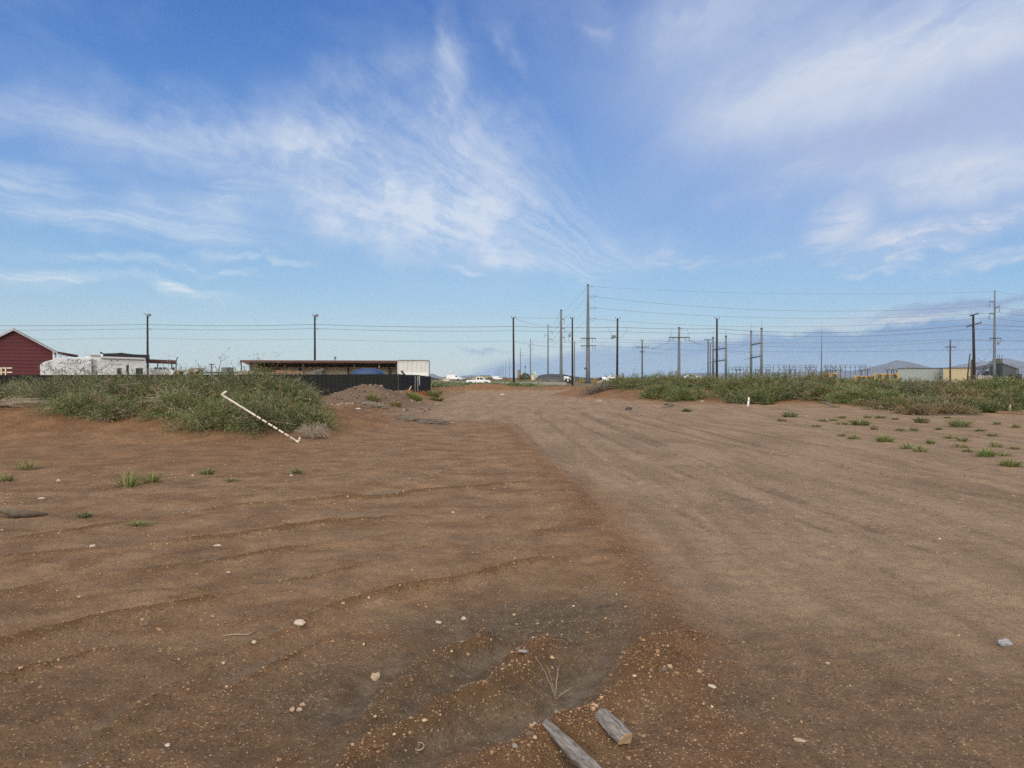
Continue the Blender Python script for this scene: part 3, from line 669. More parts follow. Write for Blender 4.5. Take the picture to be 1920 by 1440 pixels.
for px, py, r, h, lab, tn, st in [
 (240,912,.26,.24,'pale green sprawling weed on the sand at left, the larger of two touching ones',(1.2,1.2,.9),.12),
 (284,905,.20,.18,'thin pale weed touching the right side of a larger sprawling one',(1.1,1.1,.9),.3),
 (388,890,.15,.12,'small grey-green tuft on sand below the leaning pipe',(.9,.95,.9),.1),
 (156,970,.11,.07,'tiny dark tuft near the driftwood at left',(.8,.85,.9),.05),
 (257,985,.12,.05,'flat bright tuft alone on gravel, right of the tiny dark one',(1,1.1,.8),.1),
 (10,902,.16,.13,'faint green tuft at the left edge above the driftwood',(1,1,.9),.3),
 (52,880,.20,.16,'thin straw-coloured weed on the sand near the left edge',(1.2,1.1,.8),.5),
 (555,888,.12,.10,'small thin tuft on sand straight below the pipe foot',(1,1,.9),.3),
 (433,902,.13,.05,'flat scrappy tuft on gravel, right of the grey-green one',(1,1,.9),.4)]:
    x, y = on(px, py); tuft(lab, x, y, r, h, 90, 'weeds on the sand at left', tn, straw=st, lean=1.5)
for px, Y, r, h, lab, tn, st, n in [
 (777,38.0,.62,.42,'bright green grass clump beside the rubble heap',(1.15,1.25,.75),.08,240),
 (700,34.5,.45,.35,'pale grass clump on top of the rubble heap',(1,1,.8),.3,140),
 (812,50,.75,.45,'straggling dark weeds at the end of the black screen fence',(.9,.95,.8),.3,200),
 (820,44,.6,.30,'low brown weeds spilling onto the road edge beyond the grass clump',(.9,.8,.7),.5,160),
 (742,33,.4,.28,'yellow-brown dry grass on the right flank of the rubble heap',(1.2,1,.7),.7,140),
 (630,42,.55,.35,'yellowish dry grass at the bottom of the dark metal fence',(1.3,1.1,.6),.6,140),
 (815,68,1.1,.5,'dark weeds beyond the far end of the black screen fence',(.8,.8,.7),.35,160),
 (1040,92,1.6,.75,'isolated green shrub between the two far orange dirt berms',(.9,1.05,.8),.1,260),
 (1065,96,1.2,.55,'brownish weed clump right of the isolated green shrub among the berms',(.9,.75,.6),.5,160)]:
    x = gx(px, Y); tuft(lab, x, Y, r, h, n, 'grass and weeds beside the far part of the road', tn, straw=st)
for px, Y, r, h, lab in [(765,52,.5,.55,'rust-orange dry weed in front of the black screen fence'),(791,55,.65,.5,'rust-orange dry weed clump at the foot of the pale gate post')]:
    x = gx(px, Y); o = tuft(lab, x, Y, r, h, 160, None, (2.4,.62,.4), straw=0, name='dry_weed', cat='dry weed')
x, y = on(1042, 1312); z = H(x, y); mb = MB()
for e in [(-.045,.02,.155),(-.10,.08,.175),(.012,.03,.15),(.022,.02,.165),(.075,.0,.045),(.085,.02,.05),(.055,.01,.03)]:
    p = np.array((x,y,z-.01)); q = np.array((x+e[0], y+e[1], z+e[2])); b = p+(q-p)*np.array((.25,.3,.6))
    mb.tube([(1-t)**2*p+2*t*(1-t)*b+t*t*q+rng.normal(0,.0012,3) for t in np.linspace(0,1,7)], list(np.linspace(.0018,.0009,7)), 4)
tag(mb.build('dry_weed', 'drybark', loc=(x,y,z)), 'thin dry weed with bent straw stalks beside the wheel rut', 'dry weed')

# ------------------------------------------------------------------ small things lying about
def rock(label, px, py, sz, flatn=.65, m='rock', group='stones on the loose dirt', name='rock', el=1.0):
    x, y = on(px, py); v, f = ico(); s = sz*F**-1*y*.5
    import bmesh
    bm = bmesh.new(); vs_ = [bm.verts.new(q) for q in v]
    for t in f: bm.faces.new([vs_[i] for i in t])
    bmesh.ops.subdivide_edges(bm, edges=bm.edges[:], cuts=1, use_grid_fill=True, smooth=.6)
    sd = rng.uniform(0, 50)
    for q in bm.verts:
        k = 1+.16*math.sin(3*q.co.x+sd)+.14*math.sin(4*q.co.y+2*q.co.z+sd)+rng.normal(0,.035); q.co *= k*s; q.co.z *= flatn; q.co.x *= el
    me = bpy.data.meshes.new(name); bm.to_mesh(me); bm.free(); me.materials.append(M[m])
    o = bpy.data.objects.new(name, me); col.objects.link(o); o.location = (x, y, H(x, y)+s*flatn*.45); o.rotation_euler = (0,0,rng.uniform(0,3))
    return tag(o, label, 'stone', group)
M['rockpale'] = mat('pale_stone', (.50,.42,.34,1), .9, .2, 14, .5, 40); M['rockgrey'] = mat('grey_stone', (.27,.24,.22,1), .9, .2, 14, .5, 40)
rock('round tan stone alone in the near wheel rut at bottom left', 703, 1275, 20, .85)
rock('flat pinkish stone on the crest of a dirt ridge at left', 563, 1172, 22, .55, 'rockpale', el=1.25)
rock('left one of two small tan stones side by side', 547, 1335, 12)
rock('right one of two small tan stones side by side', 559, 1335, 13)
rock('small pale stone at the lower end of the pebbly ridge', 475, 1207, 11, .7, 'rockpale')
rock('grey flat stone where the middle rut begins', 981, 1224, 15, .5, 'rockgrey', el=1.4)
rock('pale angular stone in the dark damp soil', 869, 1163, 11, .7, 'rockpale')
rock('whitish sliver of stone left of the pale angular one', 823, 1169, 11, .35, 'rockpale', el=1.6)
rock('small tan stone standing near the weathered wood block', 1044, 1340, 9, 1.0)
rock('pair-topping pale pebble beside the rut, left of the wood block', 1003, 1361, 8, .9, 'rockpale')
rock('brown clod left of the long silver stake', 1003, 1387, 10, .8)
rock('dark clod near the tip of the long silver stake', 966, 1403, 12, .7, 'rockgrey')
rock('pale stone half buried on gravel at far left', 172, 1026, 11, .6, 'rockpale', el=1.3)
rock('white stone on the sand below the tall thicket, left of the sprawling weed', 108, 903, 8, .8, 'rockpale')
rock('white flat stone near the driftwood', 75, 936, 11, .4, 'rockpale', el=1.6)
rock('pale stone beside the grey-green tuft', 360, 893, 6, .8, 'rockpale')
rock('small pale stone on the gravel below the pipe foot', 546, 893, 7, .7, 'rockpale')
rock('white chip of stone alone on the middle of the gravel', 849, 963, 7, .7, 'rockpale')
rock('tan sliver of stone at the bottom edge, right of the wood block', 1503, 1392, 16, .4, 'rock', el=1.6)
rock('pale flake of stone on the gravel shoulder at bottom right', 1338, 1290, 12, .4, 'rockpale', el=1.7)
rock('tan pebble on the packed road right of the damp soil', 1553, 1246, 9, .6, 'rock')
rock('tan stone on the edge of a ridge, third from the flat pinkish one', 417, 1246, 9, .7)
rock('grey stone in the gravel at bottom left', 311, 1402, 11, .7, 'rockpale')
rock('small orange stone above the flat pinkish one', 408, 1024, 10, .4, 'rockpale', el=1.7)

def block(label, A, B, w_, h_, za, zb, name, tipa=1.0, roll=0.0):
    a = np.array((A[0],A[1],H(*A)+za)); b = np.array((B[0],B[1],H(*B)+zb)); d = (b-a)/np.linalg.norm(b-a); s = np.cross(d,(0,0,1.)); s /= np.linalg.norm(s); u = np.cross(s,d)
    s, u = s*math.cos(roll)+u*math.sin(roll), u*math.cos(roll)-s*math.sin(roll)
    root = T(name, label, 'wood block', tuple(np.array((a[0],a[1],H(*A)))))
    mb = MB(); n = 9; rings = []
    prof = [(-.5,0),(.5,0),(.5,.45),(.14,1.0),(-.40,1.0),(-.5,.86)]
    for i in range(n):
        t = i/(n-1); c = a+(b-a)*t; k = tipa+(1-tipa)*min(1, t*2.2); rings.append([tuple(c+s*p*w_*k+u*q*h_*(k*.6+.4)+rng.normal(0,.0011,3)) for p, q in prof])
    for r in rings: mb.v += r
    m_ = len(prof)
    for i in range(n-1):
        for k in range(m_): mb.f.append((i*m_+k, i*m_+(k+1) % m_, (i+1)*m_+(k+1) % m_, (i+1)*m_+k))
    mb.f.append(tuple(range(m_)))
    mb.build('weathered_side', 'greywood', root)
    ca = MB(); ca.v = [tuple(np.array(q)-d*.0) for q in rings[-1]]+[tuple(np.array(q)+d*.003) for q in rings[-1]]
    ca.f = [tuple(m_+k for k in reversed(range(m_)))]+[(k,(k+1) % m_, m_+(k+1) % m_, m_+k) for k in range(m_)]
    ca.build('sawn_end', 'lightwood', root); return root
block('short weathered block of wood with a fresh sawn end, lying on dirt', (.368,3.135), (.450,2.985), .062, .044, .004, .012, 'wood_block', .8, .15)
block('long silvery stake lying at the bottom edge, nearer the camera than the short block', (.135,3.02), (.36,2.60), .050, .034, -.004, .008, 'wood_stake', .55, -.1)
x, y = on(785, 1405); mb = MB(); mb.tube([(x+.02*math.cos(t), y+.02*math.sin(t), H(x,y)+.006+.006*math.sin(t)) for t in np.linspace(0, 2*math.pi, 22)], .0024, 5)
tag(mb.build('bent_ring', 'drybark', smooth=True, loc=(x,y,H(x,y))), 'small tan ring lying on dirt near the bottom edge', 'ring')
# crushed foil on the road
x, y = on(1886, 1209); z = H(x, y); mb = MB(); nx, ny = 11, 9; g = []
for j in range(ny):
    for i in range(nx):
        u, v = i/(nx-1)*2-1, j/(ny-1)*2-1; k = 1-.22*abs(u)**2
        mb.v.append((x+u*.036, y+v*.026*k, z+.006+.016*math.exp(-(v*2)**2)+rng.normal(0,.0035)+.012*math.exp(-((u-.2)**2+(v-.3)**2)*5)))
for j in range(ny-1):
    for i in range(nx-1): mb.f.append((j*nx+i, j*nx+i+1, (j+1)*nx+i+1, (j+1)*nx+i))
rim = [i for i in range(nx)]+[j*nx+nx-1 for j in range(1,ny)]+[(ny-1)*nx+i for i in range(nx-2,-1,-1)]+[j*nx for j in range(ny-2,0,-1)]
b = len(mb.v)
for i in rim: q = mb.v[i]; mb.v.append((q[0], q[1], z-.004))
for k in range(len(rim)): k2 = (k+1) % len(rim); mb.f.append((rim[k], rim[k2], b+k2, b+k))
tag(mb.build('crushed_wrapper', 'can', loc=(x,y,z)), 'crumpled silver wrapper on the packed dirt road at lower right', 'litter')
# driftwood
def log(label, pts, rs, m='darkwood', name='driftwood', cat='driftwood'):
    P = [np.array((a, b, H(a,b)+c)) for a, b, c in pts]
    o = MB().tube(P, rs, 7).build(name, m, smooth=True, loc=tuple(P[0])); return tag(o, label, cat)
x0, y0 = on(38, 970)
log('dark weathered piece of driftwood on the sand at the left edge', [(x0-.32,y0+.10,.05),(x0-.2,y0+.05,.06),(x0-.05,y0-.02,.04),(x0+.1,y0-.02,.035),(x0+.26,y0+.04,.02)], [.012,.035,.042,.036,.01])
log('curved pale stick on dirt above the flat pinkish stone', [flat(415,1194)+(.004,),flat(440,1193)+(.008,),flat(462,1190)+(.008,),flat(481,1183)+(.004,)], [.002,.004,.004,.002], 'drybark', 'stick', 'stick')
log('small dark stick lying on the gravel in mid road', [flat(826,893)+(.01,),flat(838,891)+(.06,),flat(852,892)+(.02,)], [.006,.012,.006], 'bark', 'stick', 'stick')
# leaning pipe
A = np.array((gx(556,16.3), 16.3, 0)); A[2] = H(A[0],A[1])+.03; Bp = np.array((gx(417,17.1), 17.1, gz(741,17.1)))
root = T('leaning_pipe', 'long pale pipe with dark bands, leaning on the thicket at left', 'pipe', tuple(A))
MB().tube([A+(Bp-A)*t for t in (0,.25,.5,.75,1)], .021, 10).build('tube', 'plastic', root, True)
d = (Bp-A)/np.linalg.norm(Bp-A)
MB().tube([Bp-d*.03, Bp+d*.02, Bp+np.array((.05,.0,.06)), Bp+np.array((.10,0,.09))], [.024,.028,.027,.022], 8).build('elbow', 'plastic', root, True)
MB().tube([A+d*.02, A-d*.05+np.array((0,0,.0)), A+np.array((.06,0,.03)), A+np.array((.07,0,.09))], [.024,.026,.024,.02], 8).build('hook', 'plastic', root, True)
for t, l in ((.09,.012),(.16,.016),(.24,.02),(.31,.012),(.38,.024),(.46,.02),(.53,.012)):
    MB().tube([A+(Bp-A)*(t-l*.55), A+(Bp-A)*(t+l*.55)], .0235, 10).build('dark_band', 'darkwood', root, True)
# planks and sticks at right
def plank(label, p, q, w_, h_, m, name='plank', lift=0.02):
    a = np.array((p[0],p[1],H(*p)+lift)); b = np.array((q[0],q[1],H(*q)+lift)); n = 5
    mb = MB(); mb.bar(a, b, w_, h_); return tag(mb.build(name, m, loc=tuple(a)), label, 'plank')
plank('pale plank lying on the sand, cut by the right edge of the photo', (gx(1868,30.5),30.5), (gx(1965,29.2),29.2), .14, .07, 'timber', lift=.06); M['lightplank']=mat('sun_bleached_wood',(.50,.40,.29,1),.8,.2,5)
plank('longer bleached plank behind the cut one, right edge', (gx(1845,31.6),31.6), (gx(1950,31.0),31.0), .12, .05, 'lightplank', lift=.05)
plank('long dark plank lying on the sand below the straw-brown low bush', (gx(1712,30.2),30.2), (gx(1842,29.6),29.6), .12, .05, 'darkwood')
mb = MB(); xx_, yy_ = gx(1893,30.6), 30.6; mb.bar((xx_,yy_,H(xx_,yy_)-.05),(xx_+.02,yy_,H(xx_,yy_)+.34),.06); tag(mb.build('stake','lightplank',loc=(xx_,yy_,H(xx_,yy_))),'short upright stake among the planks at right','stake')
# short white post
x, Y = gx(1404, 37.3), 37.3; z = H(x, Y)
root = T('marker_post', 'short white post standing on the sand before the right bank', 'post', (x,Y,z))
MB().tube([(x-.05,Y,z-.05),(x-.03,Y,z+.12),(x,Y,z+.30)], [.06,.05,.04], 9).build('base', 'white', root, True)
MB().tube([(x,Y,z+.28),(x+.01,Y,z+.34),(x-.01,Y,z+.46)], [.05,.048,.03], 9).build('cap', 'white', root, True)
# litter and rubble
def scrap(label, px, py, s, m='litter', name='litter'):
    x, y = on(px, py); z = H(x, y); mb = MB(); v, f = ico()
    vv = v*np.array((s,s*.6,s*.35))*(1+rng.normal(0,.22,(12,1))); mb.v = [tuple(q+np.array((x,y,z+s*.2))) for q in vv]; mb.f = [tuple(int(i) for i in t) for t in f]
    return tag(mb.build(name, m, loc=(x,y,z)), label, 'litter')
scrap('white scrap of litter in the middle of the far road', 941, 741, .22); scrap('white scrap of litter at the left edge of the far road', 825, 739, .22)
scrap('left of two white scraps below the leaning dead brush', 1120, 748, .11); scrap('right of two white scraps below the leaning dead brush', 1124, 750, .10)
scrap('white rag caught beside the small rounded bush on the right bank', 1213, 733, .16); scrap('pale broken slab on the bare slope at the left end of the right bank', 1196, 739, .22, 'rockpale', 'slab')
scrap('pale flat piece of rubble at the foot of the right bank', 1253, 760, .16, 'rockpale', 'slab'); scrap('white scrap on the bare slope below the bank saddle', 1317, 753, .10)
scrap('white lump on the rubble heap near the broken branches', 671, 768, .12); scrap('tiny white scrap on the road below the grass clump', 847, 793, .05)
scrap('white scrap among the tufts at right', 1512, 781, .06); scrap('dark rag on the edge of the far road at right', 1178, 768, .20, 'dark', 'rag')
log('twisted dark root sticking out of the bare slope at right', [(gx(1540,35.5),35.5,.25),(gx(1552,35.2),35.2,.18),(gx(1562,34.8),34.8,.08),(gx(1575,34.6),34.6,.06)], [.05,.06,.05,.02], 'bark', 'root', 'root')
log('grey twisted branch lying along the foot of the right bank', [(gx(1245,37.5),37.5,.06),(gx(1255,37),37,.16),(gx(1263,36.6),36.6,.12),(gx(1240,36),36,.03)], [.03,.05,.05,.02], 'bark', 'branch', 'branch')
def branch_pile(label, px, Y, rx, ry, n, r, seed=0):
    mb = MB(); x = gx(px, Y)
    for i in range(n):
        t = i/n; cx = x+rx*(2*t-1)+rng.normal(0,.12); cy_ = Y-ry*(2*t-1)+rng.normal(0,.2); a = rng.uniform(-.7,.5); l = rng.uniform(.12,.42)
        p = np.array((cx-math.cos(a)*l, cy_+math.sin(a)*l, 0)); q = np.array((cx+math.cos(a)*l, cy_-math.sin(a)*l, 0))
        p[2] = H(*p[:2])+rng.uniform(.0,.06); q[2] = H(*q[:2])+rng.uniform(.02,.14); mb.tube([p,(p+q)/2+np.array((0,0,.03)),q],[r,r*1.2,r*.6],5)
    return tag(mb.build('branch_pile','bark',loc=(x,Y,H(x,Y))), label, 'branches', kind='stuff')
branch_pile('heap of broken brown branches on the slope of the rubble heap', 700, 30.5, .75, 2.0, 30, .03)
branch_pile('scattered bark chips and twigs beside the road, below the rubble heap', 790, 24.5, .9, 1.6, 36, .016)
x = rng.normal(-6.6, 1.3, 1100); y = rng.normal(36.5, 5.5, 1100); k = (y > 26) & (y < 52); x, y = x[k], y[k]; r = rng.uniform(.012,.038,len(x))*rng.choice([1,1,1,1,1.7,2.6],len(x))
c = np.array([lin(124,104,88), lin(96,78,64), lin(150,134,120)])[rng.choice(3,len(x))]
tag(pebbles('rubble', x, y, r, c), 'broken stones and rubble strewn over the dirt heaps by the fence', 'rubble', kind='stuff')
# ------------------------------------------------------------------ buildings and yard at left
def slab(mb, p0, p1, w_, th):              # sloping roof sheet: p0 -> p1 is the fall line (x,z), drawn from y=w_[0] to w_[1]
    (x0,z0),(x1,z1) = p0, p1; mb.quadbox([(x0,w_[0],z0),(x1,w_[0],z1),(x1,w_[1],z1),(x0,w_[1],z0),(x0,w_[0],z0+th),(x1,w_[0],z1+th),(x1,w_[1],z1+th),(x0,w_[1],z0+th)]); return mb
# red barn
Y = 75; xr, xp = gx(97,Y), gx(26,Y); xr = xp+3.35; xl = 2*xp-xr; zp, ze = gz(617,Y), gz(655,Y)
root = T('red_barn', 'dark red metal barn with a pale grey gable roof at the left edge', 'barn', (xp,Y,0))
mb = MB(); n = int((zp)/.36)
def hw(z): return (xr-xp) if z <= ze else (xr-xp)*max(0, (zp-z)/(zp-ze))
for i in range(n+1):                       # lapped siding boards of the gable end
    z0, z1 = i*.36, min((i+1)*.36, zp-.02)
    if z1 <= z0: break
    a, b = hw(z0), hw(z1); mb.quadbox([(xp-a,Y-.065,z0),(xp+a,Y-.065,z0),(xp+a,Y+.1,z0),(xp-a,Y+.1,z0),(xp-b,Y-.015,z1),(xp+b,Y-.015,z1),(xp+b,Y+.1,z1),(xp-b,Y+.1,z1)])
mb.build('gable_wall', 'red', root)
MB().corr((xr,Y+.12),(xr,Y+14),0,ze,.3,.03).build('side_wall', 'red', root); MB().corr((xl,Y+14),(xl,Y+.12),0,ze,.3,.03).build('side_wall', 'red', root); root.rotation_euler = (0,0,R(33))
o_ = .42
rz = lambda x: zp-(zp-ze)*abs(x-xp)/(xr-xp)
mb = MB(); slab(mb,(xp,zp+.03),(xr+o_,rz(xr+o_)+.03),(Y-.45,Y+14.4),.08); slab(mb,(xp,zp+.03),(xl-o_,rz(xl-o_)+.03),(Y-.45,Y+14.4),.08); mb.build('roof', 'roofmetal', root)
mb = MB(); slab(mb,(xp,zp-.16),(xr+o_,rz(xr+o_)-.16),(Y-.49,Y-.455),.14); slab(mb,(xp,zp-.16),(xl-o_,rz(xl-o_)-.16),(Y-.49,Y-.455),.2); mb.build('gable_trim', 'roofmetal', root)
mb = MB(); mb.box(xr-.02,xr+.12,Y-.07,Y+.08,0,ze-.1); mb.build('corner_trim', 'white', root)
# pale pipe rack before the barn
Y = 66; root = T('pipe_rack', 'pale pipe frame standing before the red barn, left edge', 'rack', (gx(8,Y),Y,0)); mb = MB()
for z in (gz(690,Y), gz(698,Y)): mb.bar((gx(-30,Y),Y,z),(gx(23,Y),Y,z),.09)
mb.build('rail', 'beige', root)
for px in (-26,4,12): MB().bar((gx(px,Y),Y-.1,0),(gx(px,Y),Y-.1,gz(689,Y)),.08).build('upright', 'beige', root)
# lean-to beside the barn
Y = 84; root = T('carport', 'white-framed carport with a red sloping roof right of the red barn', 'carport', (gx(120,Y),Y,0)); root.rotation_euler = (0,0,R(31))
slab(MB(),(gx(99,Y),gz(660,Y)),(gx(143,Y),gz(668,Y)),(Y-1,Y+6),.14).build('roof', 'maroon', root)
for px in (107,115,125,139): MB().bar((gx(px,Y),Y-.8,0),(gx(px,Y),Y-.8,gz(662+(px-99)*.18,Y)),.13).build('post', 'white', root)
MB().bar((gx(106,Y),Y-.85,gz(664,Y)),(gx(128,Y),Y-.85,gz(664,Y)),.1).build('rail', 'white', root)
# fifth-wheel trailer
Y = 66; X = lambda px: gx(180,Y)+(gx(px,Y)-gx(180,Y))*.87; Z = lambda py: gz(py,Y)
root = T('travel_trailer', 'long white travel trailer with dark swirl decals behind the dark fence', 'trailer', (X(180),Y,0)); root.rotation_euler = (0,0,R(26))
prof = [(X(78),.9),(X(77.5),Z(686)),(X(79),Z(683)),(X(87),Z(678.5)),(X(101),Z(675)),(X(104),Z(673.2)),(X(140),Z(670.3)),(X(274),Z(671)),(X(277),Z(673)),(X(277),.55),(X(112),.55),(X(108),.9)]
MB().prism(prof,Y,Y+2.5).build('body','rvwhite',root,bevel=.05)
MB().box(X(104),X(172),Y-.55,Y-.01,.75,Z(672)).build('slide_out','rvwhite',root,bevel=.03)
mb = MB(); slab(mb,(X(189),Z(671.5)),(X(275),Z(673.5)),(Y-.35,Y-.01),.16); mb.build('awning','roofmetal',root)
for px, w_, h0, h1, nm in ((220,9,690,702,'window'),(256.5,14,690,702,'window'),(238,5,683.5,702,'door_window')):
    y_ = Y-.03; fr = MB().box(X(px),X(px+w_),y_,Y-.004,Z(h1),Z(h0)).build(nm,'dark',root); MB().box(X(px)+.07,X(px+w_)-.07,y_-.006,y_-.002,Z(h1)+.07,Z(h0)-.07).build('pane','glass',fr)
for px, y_ in ((105,Y),(130,Y-.55),(138,Y-.55),(146,Y-.55),(169.5,Y-.55),(210,Y),(221,Y)): MB().box(X(px-1.2),X(px+1.2),y_-.03,y_-.004,Z(676.6),Z(675)).build('marker_lamp','dark',root)
mb = MB(); mb.box(X(168),X(192),Y+.7,Y+1.5,Z(669.5),Z(663.2)); ac = mb.build('roof_air_conditioner','white',root,bevel=.03)
mb = MB(); [mb.box(X(168)+.05+i*.09,X(168)+.09+i*.09,Y+.66,Y+.695,Z(669),Z(664)) for i in range(9)]; mb.build('grille','steel_dark',ac)
mb = MB(); mb.box(X(159),X(166),Y+.9,Y+1.4,Z(670.2),Z(668.4)); mb.build('roof_vent','white',root)
rs = np.random.default_rng(3)
def swirl(mb, x, z, y_, l, a, k, w_):
    pts = []; 
    for t in np.linspace(0,1,9): pts.append((x, z)); x += math.cos(a)*l/8; z += math.sin(a)*l/8; a += k
    for i in range(8):
        (xa,za),(xb,zb) = pts[i],pts[i+1]; ww = w_*(math.sin(math.pi*(i+.3)/8.6)+.15); dx, dz = xb-xa, zb-za; L_ = math.hypot(dx,dz); px, pz = -dz/L_*ww, dx/L_*ww
        mb.quadbox([(xa-px,y_-.006,za-pz),(xb-px,y_-.006,zb-pz),(xb-px,y_-.003,zb-pz),(xa-px,y_-.003,za-pz),(xa+px,y_-.006,za+pz),(xb+px,y_-.006,zb+pz),(xb+px,y_-.003,zb+pz),(xa+px,y_-.003,za+pz)])
mb = MB()
for i in range(110):
    px = rs.uniform(80,228); py = rs.uniform(681 if px > 106 else 687, 699.5)
    if px > 212 and py > 688: continue
    if 173 < px < 189: continue
    on_s = 104 < px < 164; swirl(mb, X(px), Z(py), Y-.55 if on_s else Y, rs.uniform(.25,.75), rs.choice([.5,.7,2.5,1.1,-.5]), rs.uniform(-.35,.35), rs.uniform(.009,.022))
for i in range(9): swirl(mb, X(127+i*2.3), Z(682.2), Y-.55, .20, 1.2 if i % 2 else .2, .25 if i % 2 else -.3, .024)     # the lettering, too small to read
mb.build('swirl_decals','steel',root)
MB().box(X(173.6),X(174.4),Y-.02,Y-.003,.8,Z(672.5)).build('seam_trim','steel_dark',root)
for px in (222,234): 
    MB().tube([(X(px),Y+.05,.38),(X(px),Y+.3,.38)],.38,18).build('wheel','rubber',root)
MB().bar((X(92),Y+1.2,0),(X(92),Y+1.2,.95),.12).build('landing_leg','steel_dark',root)
# black shade cloth and maroon carport
Y = 73; root = T('shade_canopy','low black shade canopy showing above the trailer roof','canopy',(gx(235,Y),Y,0)); root.rotation_euler = (0,0,R(27)); mb = MB()
pr = [(194,664.5),(205,663),(218,662.5),(228,661.5),(240,663),(276,667)]
for (a,b),(c,d) in zip(pr,pr[1:]): slab(mb,(gx(a,Y),gz(b,Y)-.12),(gx(c,Y),gz(d,Y)-.12),(Y,Y+5),.12)
mb.build('cloth','black',root)
mb = MB(); pr2 = [(194,666),(200,669.5),(276,671)]
for (a,b),(c,d) in zip(pr2,pr2[1:]): slab(mb,(gx(a,Y),gz(b,Y)-.1),(gx(c,Y),gz(d,Y)-.1),(Y-.3,Y-.02),.42)
mb.build('valance','black',root)
for px in (196,230,274): MB().bar((gx(px,Y),Y+.2,0),(gx(px,Y),Y+.2,gz(667,Y)),.12).build('post','dark',root)
MB().cyl((gx(229.5,Y),Y+1,gz(664,Y)),(gx(229.5,Y),Y+1,gz(660.5,Y)),.07).build('vent_pipe','steel',root)
Y = 76; root = T('open_carport','open carport with a flat maroon roof right of the white trailer','carport',(gx(303,Y),Y,0)); root.rotation_euler = (0,0,R(25))
slab(MB(),(gx(270,Y),gz(678.5,Y)),(gx(329,Y),gz(680.5,Y)),(Y,Y+7),.28).build('roof','maroon',root)
slab(MB(),(gx(270,Y),gz(675.5,Y)),(gx(329,Y),gz(678.5,Y)),(Y+.01,Y+7.01),.06).build('roof_sheet','roofmetal',root)
for px in (280,296.5,320.5,328): MB().bar((gx(px,Y),Y+.2,0),(gx(px,Y),Y+.2,gz(679.5,Y)),.11).build('post','dark',root)
MB().bar((gx(328.5,Y),Y+.2,gz(676,Y)),(gx(330.5,Y),Y+.2,gz(669,Y)),.10).build('flag_stub','steel_dark',root)
# boat hull
Y = 70; root = T('pontoon_boat','white pontoon boat with dark seats under the maroon carport roof','boat',(gx(300,Y),Y,0))
MB().prism([(gx(282,Y),gz(697,Y)),(gx(281,Y),gz(692.5,Y)),(gx(321,Y),gz(693,Y)),(gx(329,Y),gz(695,Y)),(gx(322,Y),gz(704,Y)),(gx(284,Y),gz(704,Y))],Y,Y+2.2).build('hull','rvwhite',root,bevel=.04)
mb = MB(); mb.bar((gx(281,Y),Y-.02,gz(691.2,Y)),(gx(322,Y),Y-.02,gz(691.6,Y)),.05); mb.build('rail','steel',root)
for px in (287,296.5,305,320.5): MB().box(gx(px-1.2,Y),gx(px+1.2,Y),Y+.3,Y+.7,gz(693,Y),gz(688.5,Y)).build('seat','dark',root,bevel=.02)
MB().bar((gx(286,Y),Y+.9,0),(gx(318,Y),Y+.9,.5),.2,.3).build('trailer_frame','steel_dark',root)
# stacks of timber, boxes
def stack(label, pa, pb, py0, py1, Y, m, name='timber_stack', cat='timber', rows=3, d=2.0):
    root = T(name,label,cat,(gx((pa+pb)/2,Y),Y,0)); 
    z0, z1 = gz(py1,Y), gz(py0,Y); hh = (z1-z0)/rows; k = 0
    for r in range(rows):
        for j in range(3):
            a = gx(pa,Y)+rs.uniform(0,.35); b = gx(pb,Y)-rs.uniform(0,.35); MB().box(a,b,Y+j*.34,Y+j*.34+.3,z0+r*hh+.01,z0+(r+1)*hh-.015).build('beam',m,root)
    for px in (pa*.8+pb*.2, pa*.2+pb*.8): MB().box(gx(px,Y)-.1,gx(px,Y)+.1,Y-.02,Y+1,0,z0).build('trestle','timber',root)
stack('upper stack of brown timber right of the pontoon boat',349,377,689.5,693,72,'timber'); stack('lower stack of pale timber right of the pontoon boat',323,376,693.8,697,70,'tan',rows=2)
root = T('flatbed_trailer','grey flatbed trailer deck between the timber and the bare tree','trailer',(gx(402,70),70,0)); MB().box(gx(376,70),gx(431,70),70,72.2,gz(700,70),gz(697,70)).build('deck','steel_dark',root)
for px in (388,419): MB().tube([(gx(px,70),70.1,.4),(gx(px,70),70.35,.4)],.4,16).build('wheel','rubber',root)
Y = 95; tag(MB().prism([(gx(413,Y),0),(gx(415,Y),gz(688.5,Y)),(gx(424,Y),gz(688.5,Y)),(gx(428,Y),0)],Y,Y+2.5).build('storage_bin','steel',loc=(gx(420,Y),Y,0),bevel=.04),'grey sloping-sided bin behind the fence, right of the bare tree','bin')
Y = 74; mb = MB()
for i in range(5):
    for j in range(2): mb.box(gx(444+i*6.1,Y),gx(449.4+i*6.1,Y),Y+j*1.1,Y+j*1.1+1,0,gz(695.6+rs.uniform(-.5,1.5),Y))
tag(mb.build('pallet_stack','tan',loc=(gx(458,Y),Y,0),bevel=.03),'row of tan stacked pallets left of the open shed','pallets')
Y = 120; root = T('yard_light','double-headed yard light on a pale post, left of the bare tree','lamp post',(gx(396.5,Y),Y,0)); MB().cyl((gx(396.5,Y),Y,0),(gx(396.5,Y),Y,gz(683,Y)),.12).build('post','steel',root)
for s in (-1,1): MB().box(gx(396.5+s*2.5-1.4,Y),gx(396.5+s*2.5+1.4,Y),Y-.2,Y+.2,gz(684,Y),gz(682.3,Y)).build('lamp_head','dark',root)
